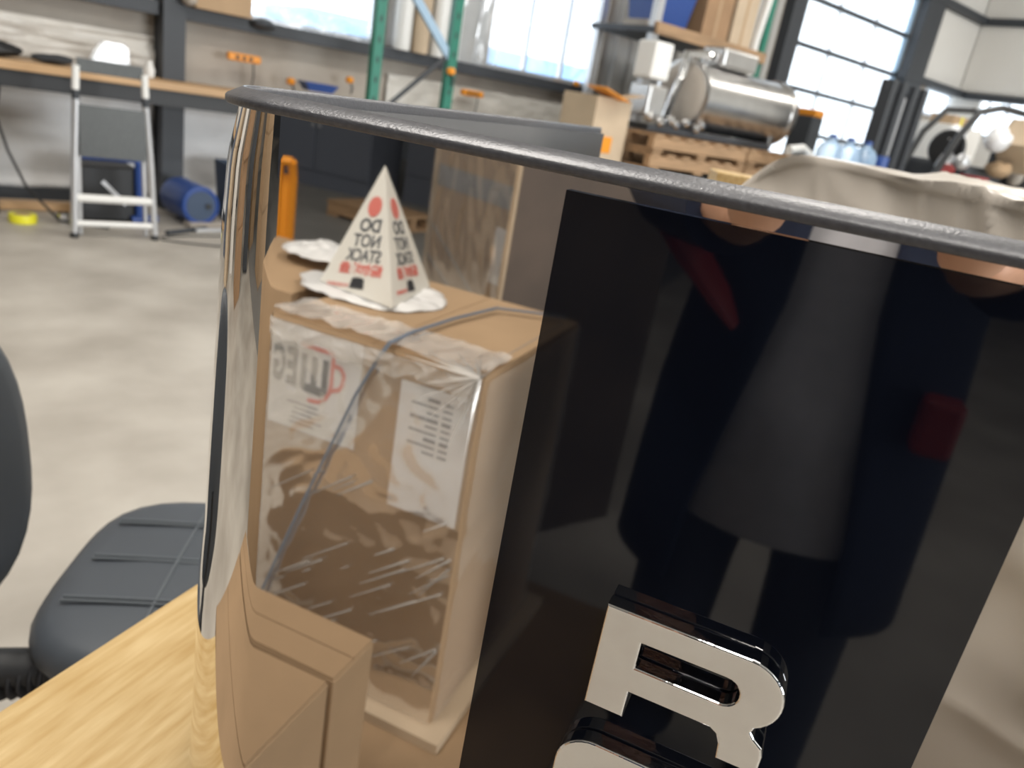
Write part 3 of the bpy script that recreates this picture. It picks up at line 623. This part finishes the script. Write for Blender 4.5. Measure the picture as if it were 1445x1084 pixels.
MB().tube([(-.025, .165, 1.588), (0, .172, 1.586), (.025, .165, 1.588)], [.003, .006, .003], 8).out('mouth', 'red_ink', pz)
MB().grid(24, 14, lambda u, v: (.098 * math.sin(v * 1.9) * math.cos(2 * PI * u), .085 + .105 * math.sin(v * 1.9) * math.sin(2 * PI * u) - .015, 1.665 + .105 * math.cos(v * 1.9) + .03 * max(0, math.sin(2 * PI * u)) * v)).out('hair', 'hair', pz, solid=.01, ang=180)
MB().tube([(-.32, .12, 1.13), (-.26, .19, 1.09), (-.20, .21, 1.04), (-.15, .205, .99), (-.12, .19, .95)], [.018, .030, .034, .028, .012], 10, flat=.4).out('red_strap', 'red', pz)
rbox('red_pouch', (.175, .155, .875), (.055, .05, .085), 'red', pz, bev=.012)
# hands: palm with four bent fingers and a thumb, closed on the phone
for s_ in (-1, 1):
    wx, wy, wz = (s_ * .085 - .01, .60, 1.135)
    P_ = [(wx, wy, wz), (wx + s_ * -.004, wy + .045, wz + .022), (wx - s_ * .004, wy + .075, wz + .04)]
    E2 = [(0, 1), (1, 2)]; R2 = [.024, (.030, .016), (.032, .014)]
    for i in range(4):
        b = len(P_); z0 = wz + .012 + .019 * i; ln = (.8, .95, 1.0, .88)[i]
        P_ += [(wx - s_ * .000, wy + .078, z0 + .01), (wx - s_ * .010 * ln, wy + .108 * (.9 + .1 * ln), z0 + .016), (wx - s_ * .034 * ln, wy + .117, z0 + .018), (wx - s_ * .052 * ln, wy + .114, z0 + .018)]
        E2 += [(2, b), (b, b + 1), (b + 1, b + 2), (b + 2, b + 3)]; R2 += [.0098, .009, .0082, .0068]
    b = len(P_); P_ += [(wx - s_ * .022, wy + .045, wz + .040), (wx - s_ * .045, wy + .070, wz + .058), (wx - s_ * .058, wy + .086, wz + .074)]
    E2 += [(1, b), (b, b + 1), (b + 1, b + 2)]; R2 += [.012, .010, .0085]
    skin('hand', P_, E2, R2, 'skin', pz, sub=2)
ph = thing('phone', 'dark slim phone held up in both hands behind the lens point', 'phone', EYE - FW * .012 - RT * .0, 0)
ph.matrix_world = Matrix.Translation(EYE - FW * .010) @ Matrix((RT, -DN, -FW)).transposed().to_4x4()
rbox('phone_body', (.045, -.020, .004), (.147, .072, .008), 'black', ph, bev=.003)
rbox('screen', (.045, -.020, .0085), (.140, .066, .001), 'gloss_black', ph)

# ================================================================== BACKGROUND: LEFT
def WT(name, label, cat, k, z, o, rz=0, group=None): return thing(name, label, cat, FWL(k, z, o), AW + rz, group)
bn = WT('workbench', 'long wall bench with a thick honey-coloured wooden top', 'bench', 0, 0, .35)
rbox('bench_top', (-.6, 0, .893), (5.4, .5, .052), 'bench_wood', bn, bev=.006); rbox('apron', (-.6, -.20, .815), (5.3, .04, .10), 'black', bn)  # black strip paints the shade below the bench top
for k in (-3.1, -1.6, -.08, 1.9):
    rbox('leg', (k, -.2, .43), (.05, .05, .86), 'dark', bn); rbox('leg', (k, .2, .43), (.05, .05, .86), 'dark', bn)
# folded chair
P0, P1 = Vector((-2.725, 4.48, 0)), Vector((-2.378, 4.76, 0)); ad = math.atan2(P1.y - P0.y, P1.x - P0.x); wc = (P1 - P0).length
fc = thing('folding_chair', 'folded pale metal chair with grey seat panel standing against the bench', 'chair', P0, ad, rx=-.03)
for s_, x0, x1 in ((0, 0, .03), (1, wc, wc - .05)):
    MB().tube([(x0, 0, .012), (x0 + (x1 - x0) * .45, 0, .45), (x1, 0, .80)], .020, 12).out('front_leg', 'alu', fc)
    MB().tube([(x1, .0, .83), (x1 + (-.005 if s_ else .005), .0, .97)], .020, 12).out('back_post', 'white_metal', fc)
    MB().tube([(x1, 0, .79), (x1, 0, .84)], .022, 12).out('sleeve', 'dark', fc)
    MB().tube([(x0 + .04 * (1 - 2 * s_), .05, .012), (x1 + .01 * (1 - 2 * s_), .03, .60)], .014, 10).out('rear_leg', 'alu', fc)
    MB().lathe([(.022, 0), (.025, .004), (.022, .03)], (x0, 0, 0), 14).out('foot', 'black', fc)
MB().box((wc / 2 - .005, -.010, .62), (wc - .09, .018, .29), bev=.008).out('seat_panel', 'grey_mesh', fc)
rbox('backrest', (wc / 2 - .01, .012, .975), (wc - .10, .016, .075), 'grey_mesh', fc, bev=.006)
MB().tube([(.02, 0, .235), (wc - .02, 0, .235)], .024, 12).out('crossbar', 'white_metal', fc); MB().tube([(.015, 0, .085), (wc - .015, 0, .085)], .018, 12).out('crossbar', 'white_metal', fc)
# blue framed crate behind the chair
cr = WT('crate_trolley', 'black crate trolley with a blue tubular frame behind the folded chair', 'trolley', .56, 0, .62)
rbox('crate', (-.02, 0, .19), (.34, .3, .34), 'black', cr, bev=.01)
MB().tube([(-.24, -.17, .43), (.11, -.17, .43), (.145, -.17, .40), (.15, -.17, .03)], .028, 10).out('blue_frame', 'blue', cr); MB().tube([(.10, -.17, .03), (.26, -.17, .05)], .03, 10).out('blue_foot', 'blue', cr)
rbox('reflective_strip', (0, -.155, .20), (.20, .006, .025), 'alu', cr, rot=Matrix.Rotation(.8, 3, 'Y'))
# barrel
br = thing('barrel', 'blue plastic barrel lying on its side right of the folded chair', 'barrel', FWL(1.08, .150, .62), -.75)
MB().lathe([(.10, -.20), (.128, -.195), (.135, -.16), (.13, -.08), (.135, 0), (.13, .08), (.135, .17), (.128, .2), (.115, .205), (.110, .195)], seg=32, axis='X').out('barrel_body', 'blue', br)
MB().lathe([(.10, .0), (.10, .008)], (.192, 0, 0), 24, 'X').out('barrel_end', 'navy_bin', br); MB().lathe([(.02, .0), (.02, .012)], (.198, .05, 0), 12, 'X').out('bung', 'black', br)
bn2 = WT('storage_bin', 'dark blue open bin on the floor beyond the barrel', 'bin', 1.52, 0, .5)
MB().rings([[(-.15, -.12, 0), (.15, -.12, 0), (.15, .12, 0), (-.15, .12, 0)], [(-.18, -.15, .42), (.18, -.15, .42), (.18, .15, .42), (-.18, .15, .42)]]).out('bin_body', 'navy_bin', bn2, smooth=False, solid=.006)
rbox('rim', (0, -.155, .42), (.38, .02, .03), 'navy_bin', bn2, bev=.004)
tr_ = thing('tape_roll', 'bright yellow tape roll lying on the concrete floor', 'tape', (-3.13, 4.62, 0), 0)
MB().lathe([(.045, .0), (.075, .002), (.078, .03), (.075, .052), (.045, .052)], seg=28).out('roll', 'yellow', tr_); MB().lathe([(.035, .0), (.045, .0), (.045, .054), (.035, .054)], seg=20).out('core', 'kraft', tr_)
tag(at(MB().lathe([(.022, 0), (.032, .003), (.034, .06), (.030, .062), (.028, .008)], seg=24).out('metal_cup', 'chrome'), (-2.98, 4.78, 0)), 'small shiny metal cup on the floor near the yellow roll', 'cup')
tag(at(MB().box((0, 0, .03), (1.5, .09, .05)).out('floor_board', 'bench_wood', smooth=False), FWL(-.1, 0, .42), AW), 'long reddish board lying on the floor below the white sheet', 'board')
tag(at(MB().box((0, 0, .02), (1.0, .12, .04)).out('floor_board', 'greige', smooth=False), FWL(1.5, 0, .78), AW + .1), 'grey board lying on the floor in front of the barrel', 'board')
for i, (k, o_, L_, rz, m) in enumerate(((1.25, .95, .5, .2, 'alu'), (1.5, 1.05, .6, -.15, 'alu'), (.95, 1.0, .35, .5, 'dark'))):
    tag(at(MB().tube([(-L_ / 2, 0, .018), (L_ / 2, 0, .018)], .016, 10).out('metal_tube', m), FWL(k, 0, o_), AW + rz), ('short pale metal tube', 'longer pale metal tube', 'short dark metal tube')[i] + ' lying on the floor among the clutter by the barrel', 'tube')
tag(at(MB().tube([(0, 0, .78), (-.03, -.02, .6), (.02, -.02, .4), (.10, -.05, .2), (.25, -.2, .02), (.5, -.35, .012)], .008, 8).out('cable', 'black'), FWL(-.02, 0, .62), AW), 'thin black cable hanging from the bench at the left edge', 'cable')
tag(at(MB().tube([(math.cos(t * .5) * .45 + .1 * math.sin(t), math.sin(t * .5) * .16, .006) for t in range(14)], .005, 6).out('cable', 'black'), FWL(1.2, 0, 1.25), AW), 'thin dark cable looping over the concrete in front of the barrel', 'cable')
# bench clutter
def lump(name, c, d, label, cat, m, seed, rz=0, fl=.5):
    b_ = MB(); 
    b_.grid(28, 18, lambda u, v: tuple(Vector((d[0] * math.sin(PI * v) * math.cos(2 * PI * u), d[1] * math.sin(PI * v) * math.sin(2 * PI * u), d[2] * (1 - math.cos(PI * v)))) * (1 + .22 * noise.noise(Vector((math.cos(2 * PI * u) * 1.5, math.sin(2 * PI * u) * 1.5 + v * 4, seed))))))
    return tag(at(b_.out(name, m, ang=180), c, AW + rz), label, cat)
lump('tool_bag', FWL(-.02, .92, .38), (.16, .10, .045), 'dark crumpled tool bag at the left end of the bench top', 'bag', 'black', 2)
lump('tool_bag', FWL(.30, .92, .38), (.12, .08, .028), 'small flat dark tool pouch on the bench beside the larger bag', 'bag', 'dark', 3)
tag(at(MB().prism([(-.13, 0), (.13, 0), (.12, .16), (.09, .19), (-.03, .19), (-.08, .12)], -.06, .06).out('clear_cover', 'clear', bev=.01), FWL(.64, .92, .30), AW), 'clear plastic cover standing on the bench behind the folded chair', 'plastic cover')
tag(at(MB().lathe([(.03, 0), (.035, .05), (.02, .09), (.02, .11)], seg=16).out('spray_bottle', 'white_metal'), FWL(.90, .92, .3), AW), 'small white bottle on the bench left of the dark column', 'bottle')
b_ = thing('carton_on_girt', 'brown carton sitting on the wall girt right of the dark column', 'carton', FWL(1.41, 1.42, .14), AW)
rbox('carton_body', (0, 0, .10), (.40, .24, .20), 'kraft', b_, bev=.004); rbox('label', (-.05, -.122, .17), (.14, .002, .05), 'paper', b_)
lump('cloth_bundle', FWL(1.155, 1.42, .30), (.05, .06, .05), 'small grey cloth bundle left of the carton on the girt', 'cloth', 'greige', 9)
lump('dark_bundle', FWL(1.72, 1.36, .20), (.09, .08, .04), 'dark bundle on the girt right of the carton', 'cloth', 'dark', 12)
# orange sockets and hooks along the wall
def socket(k, z, w_, label, o_=.16, m='orange', rz=.0):
    t = WT('socket_strip', label, 'socket strip', k, z, o_, 0, 'orange sockets on the far wall'); t.rotation_euler = (0, rz, AW)
    rbox('housing', (0, 0, 0), (w_, .05, .055), m, t, bev=.012)
    for i in range(3): rbox('outlet', (-w_ * .22 + i * w_ * .2, -.027, 0), (w_ * .10, .006, .025), 'black', t)
    MB().tube([(w_ * .3, 0, -.02), (w_ * .35, .02, -.12), (w_ * .3, .04, -.24)], .006, 6).out('cord', 'dark', t)
socket(1.60, 1.145, .25, 'orange multi-outlet socket strip above the bench, right of the dark column')
socket(3.72, 1.175, .24, 'orange socket strip on the wall right of the green rack', .16)
for i, (k, z, lb) in enumerate(((1.96, 1.03, 'yellow orange clamp at bench height just left of the blue tray'), (2.46, 1.11, 'orange hook on the wall between the blue tray and the rack'), (2.72, 1.30, 'bright orange clip hanging from the second green upright'), (4.95, 1.43, 'small orange clip on the girt below the middle window'))):
    t = WT('orange_clamp', lb, 'clamp', k, z, (.2, .2, 1.25, .2)[i]); MB().lathe([(.018, -.02), (.032, -.01), (.034, .012), (.02, .03)], seg=14).out('clamp_head', 'orange', t); MB().tube([(0, 0, 0), (.03, 0, -.05), (.02, 0, -.10)], .008, 8).out('clamp_tail', 'dark', t)
t = WT('blue_tray', 'blue plastic parts tray on the bench just left of the green rack', 'tray', 2.18, .99, .22); MB().rings([[(-.10, -.06, 0), (.10, -.06, 0), (.10, .06, 0), (-.10, .06, 0)], [(-.14, -.08, .06), (.14, -.08, .06), (.14, .08, .06), (-.14, .08, .06)]], cap=False).out('tray_body', 'blue', t, smooth=False, solid=.004)
rbox('tray_floor', (0, 0, .003), (.2, .12, .006), 'blue', t)
# green rack frame
rk = WT('pallet_rack', 'green pallet rack frame with pale blue and dark diagonal braces', 'rack', 0, 0, 1.2)
for k in (2.12, 2.74):
    up_ = rbox('upright', (k, 0, 1.9), (.075, .06, 3.8), 'green', rk, bev=.004); rbox('foot_plate', (k, 0, .006), (.14, .12, .012), 'green', up_)
    for j in range(14): rbox('slot', (k, -.031, .9 + j * .13), (.014, .002, .04), 'black', up_)
rbox('brace', (2.50, 0, 1.62), (.06, .035, .66), 'pale_blue', rk, rot=Matrix.Rotation(math.radians(-45), 3, 'Y'), bev=.003)
MB().tube([(2.14, 0, .90), (2.72, 0, 1.42)], .018, 8).out('brace', 'dark', rk)
rbox('brace', (2.43, 0, 2.35), (.85, .035, .05), 'pale_blue', rk, rot=Matrix.Rotation(math.radians(-45), 3, 'Y'), bev=.003)
for i, k in enumerate((2.92, 3.10, 3.28)):
    tag(at(MB().lathe([(.07, 0), (.075, .02), (.075, 1.0), (.07, 1.02)], seg=20).out('foam_roll', ('white_metal', 'kraft_pale', 'white_metal')[i]), FWL(k, 1.42, .17), AW), ('white upright roll on the girt nearest the rack', 'beige upright roll between the two white ones', 'white upright roll nearest the middle window')[i], 'roll', None)

# ================================================================== BACKGROUND: MIDDLE AND RIGHT
r2 = WT('storage_rack', 'tall storage rack with a dark shelf above the steel drum', 'rack', 0, 0, .75)
for k in (4.93, 6.56): 
    for o_ in (.35, -.35): rbox('upright', (k, o_, 1.8), (.08, .07, 3.6), 'green' if k > 5 else 'alu', r2, bev=.003)
for z in (1.97, 3.4): rbox('shelf', (5.74, 0, z), (1.75, .8, .05), 'dark', r2, bev=.003)
rbox('beam', (5.74, -.40, 1.99), (1.70, .05, .10), 'wood', r2, bev=.003)
t = WT('blue_bin', 'deep blue plastic bin on the storage rack shelf', 'bin', 5.28, 2.075, .80); MB().rings([[(-.24, -.15, 0), (.24, -.15, 0), (.24, .15, 0), (-.24, .15, 0)], [(-.28, -.19, .30), (.28, -.19, .30), (.28, .19, .30), (-.28, .19, .30)]], cap=True).out('bin_body', 'blue', t, smooth=False); rbox('lid', (0, 0, .31), (.58, .4, .03), 'blue', t, bev=.006)
for i, (k, z, d, m, lb) in enumerate(((5.84, 1.997, (.40, .4, .74), 'kraft_dark', 'brown carton on the rack right of the blue bin'), (6.24, 1.997, (.34, .44, .78), 'kraft_pale', 'pale carton at the right end of the rack shelf'), (5.28, 1.997, (.6, .30, .07), 'greige', 'flat grey box under the blue bin'))):
    t = WT('rack_carton', lb, 'carton', k, z, .85 if i < 2 else .80); rbox('carton_body', (0, 0, d[2] / 2), d, m, t, bev=.004); rbox('tape', (0, -d[1] / 2 - .001, d[2] / 2), (.04, .002, d[2]), 'kraft', t)
tag(at(MB().tube([(0, 0, .02), (0, 0, 2.15), (.06, 0, 2.6), (.14, 0, 3.2)], .04, 12).out('white_tube', 'white_metal'), FWL(6.45, 0, 1.1), AW), 'white plastic tube leaning beside the rack upright', 'tube')
# steel drum machine
dm = WT('steel_drum_machine', 'shiny horizontal stainless steel drum machine on wooden pallets', 'machine', 4.72, 1.46, 1.75)
MB().lathe([(.265, 0), (.29, .01), (.29, .05), (.27, .06), (.27, 1.30), (.29, 1.31), (.29, 1.36), (.20, 1.42), (.01, 1.44)], seg=48, axis='X').out('drum', 'steel_dull', dm)
MB().lathe([(.01, -.035), (.16, -.03), (.24, -.01), (.262, .005)], seg=40, axis='X').out('drum_end', 'greige', dm)
rbox('hopper', (.55, 0, .35), (.5, .25, .16), 'steel_dull', dm, bev=.03); rbox('control_box', (-.42, 0, .20), (.22, .2, .28), 'white_metal', dm, bev=.02); rbox('control_box', (-.40, 0, -.10), (.22, .22, .24), 'steel_dull', dm, bev=.02)
MB().tube([(-.26, -.1, -.25), (-.22, -.12, .0), (-.18, -.12, .12), (-.15, -.1, .30), (.05, -.1, .33), (.3, -.05, .34)], .035, 12).out('pipe', 'chrome', dm)
for i in range(7): MB().lathe([(.012, -.03), (.035, -.015), (.038, .015), (.012, .03)], (-.55 + .11 * i, -.2 - .02 * (i % 3), -.22 - .03 * (i % 2)), 16, 'Y').out('valve', 'chrome', dm)
rbox('stand', (.3, .0, -.30), (1.7, .42, .05), 'dark', dm, bev=.005)
for x in (.1, 1.2): rbox('cradle', (x, 0, -.25), (.07, .36, .12), 'steel_dull', dm, bev=.005)
# pallets stacked beneath
for i in range(2):
    pallet(('upper', 'lower')[i] + ' wooden pallet of the pair under the steel drum, left side', FWL(4.62, .99 - .14 * i, 1.75), AW, 1.22, .9)
    pallet(('upper', 'lower')[i] + ' wooden pallet of the pair under the steel drum, right side', FWL(5.87, .99 - .14 * i, 1.75), AW, 1.22, .9)
t = WT('plinth_cabinet', 'long black plinth cabinet carrying the stacked pallets', 'cabinet', 5.1, 0, 1.75); rbox('carcass', (.12, 0, .424), (2.44, .9, .848), 'black', t, bev=.01)
for i in range(4): rbox('door', (-.80 + .61 * i, -.455, .42), (.58, .02, .76), 'black', t, bev=.005)
t = WT('open_carton', 'tall pale open carton with raised flaps left of the steel drum', 'carton', 3.77, 0, 1.75)
rbox('carton_body', (0, 0, .66), (.38, .38, 1.32), 'kraft_pale', t, bev=.004)
rbox('top_flap', (-.10, -.20, 1.345), (.28, .2, .008), 'orange', t, rot=Matrix.Rotation(.25, 3, 'Y')); rbox('top_flap', (.12, -.2, 1.35), (.22, .14, .008), 'kraft', t, rot=Matrix.Rotation(-.2, 3, 'Y')); rbox('stripe', (-.06, -.192, .98), (.20, .004, .12), 'orange', t)
tag(at(MB().tube([(-.35, 0, 1.17), (-.15, 0, 1.20), (.0, 0, 1.15), (.10, 0, 1.0), (.12, 0, .7), (.12, 0, .05)], .04, 14).out('white_hose', 'white_metal'), FWL(5.78, 0, 2.45), AW), 'thick white hose curving down in front of the pallets', 'hose')
# dark post before roller door, heater
t = WT('heater_post', 'dark upright heater unit with glowing orange top by the roller door', 'heater', 8.75, 0, .5); rbox('column', (0, 0, .80), (.26, .3, 1.6), 'dark', t, bev=.02); rbox('cap', (0, -.02, 1.64), (.22, .28, .09), 'orange', t, bev=.02)
# jugs on a cart
ct_ = WT('cart', 'dark steel cart carrying the clear blue jugs', 'cart', 5.92, 0, 2.75); rbox('top', (0, 0, 1.04), (1.36, .5, .03), 'dark', ct_, bev=.005)
for x in (-.62, .62):
    for y in (-.2, .2): MB().tube([(x, y, .02), (x, y, 1.03)], .018, 8).out('leg', 'dark', ct_)
rbox('shelf', (0, 0, .35), (1.3, .44, .02), 'dark', ct_)
for i, k in enumerate((5.55, 5.85, 6.15)):
    t = thing('water_jug', ('leftmost', 'middle', 'rightmost')[i] + ' of three clear blue jugs on the cart below the roller door', 'jug', FWL(k, 1.056, 2.75), AW, 'clear blue jugs'); MB().lathe([(.09, 0), (.105, .02), (.105, .17), (.08, .22), (.035, .25), (.03, .27)], seg=24).out('jug_body', 'jug', t); MB().lathe([(.034, .27), (.034, .30)], seg=16).out('cap', 'blue', t)
t = WT('paint_tin', 'small dark blue tin right of the clear jugs', 'tin', 6.45, 1.056, 2.75); MB().lathe([(.07, 0), (.072, .005), (.072, .19), (.07, .2)], seg=20).out('tin_body', 'blue', t); MB().lathe([(.065, .2), (.065, .21)], seg=20).out('lid', 'dark', t)
# forklift
fk = WT('forklift', 'dark forklift with tall mast and curved overhead guard before the white wall', 'forklift', 7.0, 0, 2.5)
for x in (-.32, -.12, .12, .32): rbox('mast_rail', (x, 0, .97), (.09, .12, 1.9), 'dark', fk, bev=.006)
for z in (.3, 1.1, 1.87): rbox('mast_crossbar', (0, .02, z), (.75, .06, .08), 'dark', fk, bev=.005)
MB().tube([(0, .0, .1), (0, .0, 1.8)], .035, 12).out('lift_ram', 'alu', fk)
rbox('chassis', (1.5, .1, .72), (2.0, .8, .75), 'dark', fk, bev=.06); rbox('hood', (1.9, .1, 1.20), (1.0, .7, .26), 'dark', fk, bev=.06); rbox('red_panel', (.75, -.30, 1.24), (.30, .05, .12), 'red', fk, bev=.02)
MB().tube([(.38, -.32, 1.05), (.70, -.32, 1.55), (1.0, -.32, 1.83), (1.5, -.32, 1.93), (2.5, -.32, 1.95)], .035, 10).out('guard_tube', 'black', fk)
MB().tube([(1.2, .40, 1.05), (1.5, .40, 1.60), (1.9, .40, 1.88), (2.6, .40, 1.95)], .035, 10).out('guard_tube', 'black', fk)
MB().tube([(2.5, -.32, 1.95), (2.62, -.32, 1.1)], .035, 10).out('guard_tube', 'black', fk)
for x in (.55, 2.2):
    for y in (-.40, .58): 
        w2 = MB().lathe([(.12, -.08), (.26, -.09), (.30, -.06), (.30, .06), (.26, .09), (.12, .08)], (x, y, .30), 28, 'Y').out('wheel', 'rubber', fk)
MB().lathe([(.17, -.02), (.19, 0), (.17, .02)], (1.05, -.1, 1.45), 24, 'X').out('steering_wheel', 'black', fk)
MB().box((2.62, -.2, 1.42), (.18, .5, .48), bev=.08).out('seat_back', 'black', fk); MB().lathe([(.05, -.10), (.24, -.1), (.27, -.07), (.27, .07), (.24, .10), (.05, .1)], (3.05, -.3, 1.42), 28, 'Y').out('spare_tyre', 'rubber', fk)
# cartons and sacks around the forklift
t = thing('tilted_carton', 'brown carton standing tilted on a corner on the forklift', 'carton', FWL(8.95, 1.60, 2.95), AW, ry=.75); t.rotation_euler = (0, .72, AW); rbox('carton_body', (0, 0, 0), (.42, .30, .36), 'kraft_pale', t, bev=.004); rbox('tape', (0, -.151, 0), (.42, .002, .05), 'kraft', t)
for i, (k, z, o_, d, m, lb) in enumerate(((8.45, 1.62, 2.9, (.15, .12, .13), 'bag', 'white plastic sack on the forklift hood left of the tilted carton'), (8.05, 1.30, 2.65, (.12, .1, .10), 'alu', 'silver wrapped bundle low on the forklift'), (8.15, 1.55, 2.6, (.12, .1, .12), 'bag', 'white bundle under the curved guard tube'), (8.75, 1.33, 2.9, (.14, .12, .08), 'kraft', 'crumpled brown paper below the tilted carton'), (7.65, 1.33, 2.95, (.09, .08, .07), 'alu', 'small silver bundle beside the red panel'), (9.3, 1.30, 2.9, (.09, .08, .10), 'greige', 'small grey bundle beside the tyre'))):
    lump('bundle', FWL(k, z - d[2], o_), d, lb, 'bundle', m, 20 + i)
t = WT('tool_case', 'low red and orange tool case on the forklift', 'tool case', 7.95, 1.13, 3.0); rbox('case', (0, 0, .05), (.3, .18, .10), 'red', t, bev=.01); rbox('latch', (0, -.092, .05), (.05, .004, .03), 'orange', t)
tag(at(MB().box((0, 0, .9), (.9, .5, 1.8), bev=.01).out('white_cabinet', 'white_wall'), FWL(10.5, 0, 1.5), AW), 'white cabinet standing beyond the forklift', 'cabinet')
t = WT('yellow_carton', 'yellow-brown carton on top of the white cabinet', 'carton', 10.45, 1.8, 1.5); rbox('carton_body', (0, 0, .06), (.5, .3, .12), 'kraft', t, bev=.004); rbox('tape', (0, -.151, .06), (.05, .002, .12), 'yellow', t)
tag(at(MB().box((0, 0, .55), (.25, .2, 1.1), bev=.02).out('air_filter', 'white_metal'), FWL(11.15, .965, .5), AW), 'white ribbed column unit right of the roller door', 'unit')
tag(at(MB().box((0, 0, .48), (.3, .3, .96), bev=.01).out('plinth', 'dark'), FWL(11.15, 0, .5), AW), 'dark plinth under the white column unit', 'plinth')
t = WT('electrical_box', 'brown electrical box beside the roller door frame', 'electrical box', 11.9, 1.55, .2); rbox('housing', (0, 0, .25), (.3, .12, .5), 'bench_wood', t, bev=.01); rbox('door', (0, -.065, .25), (.25, .01, .44), 'wood', t, bev=.004)
print('tris', sum(len(o.data.polygons) for o in SC.objects if o.type == 'MESH'))
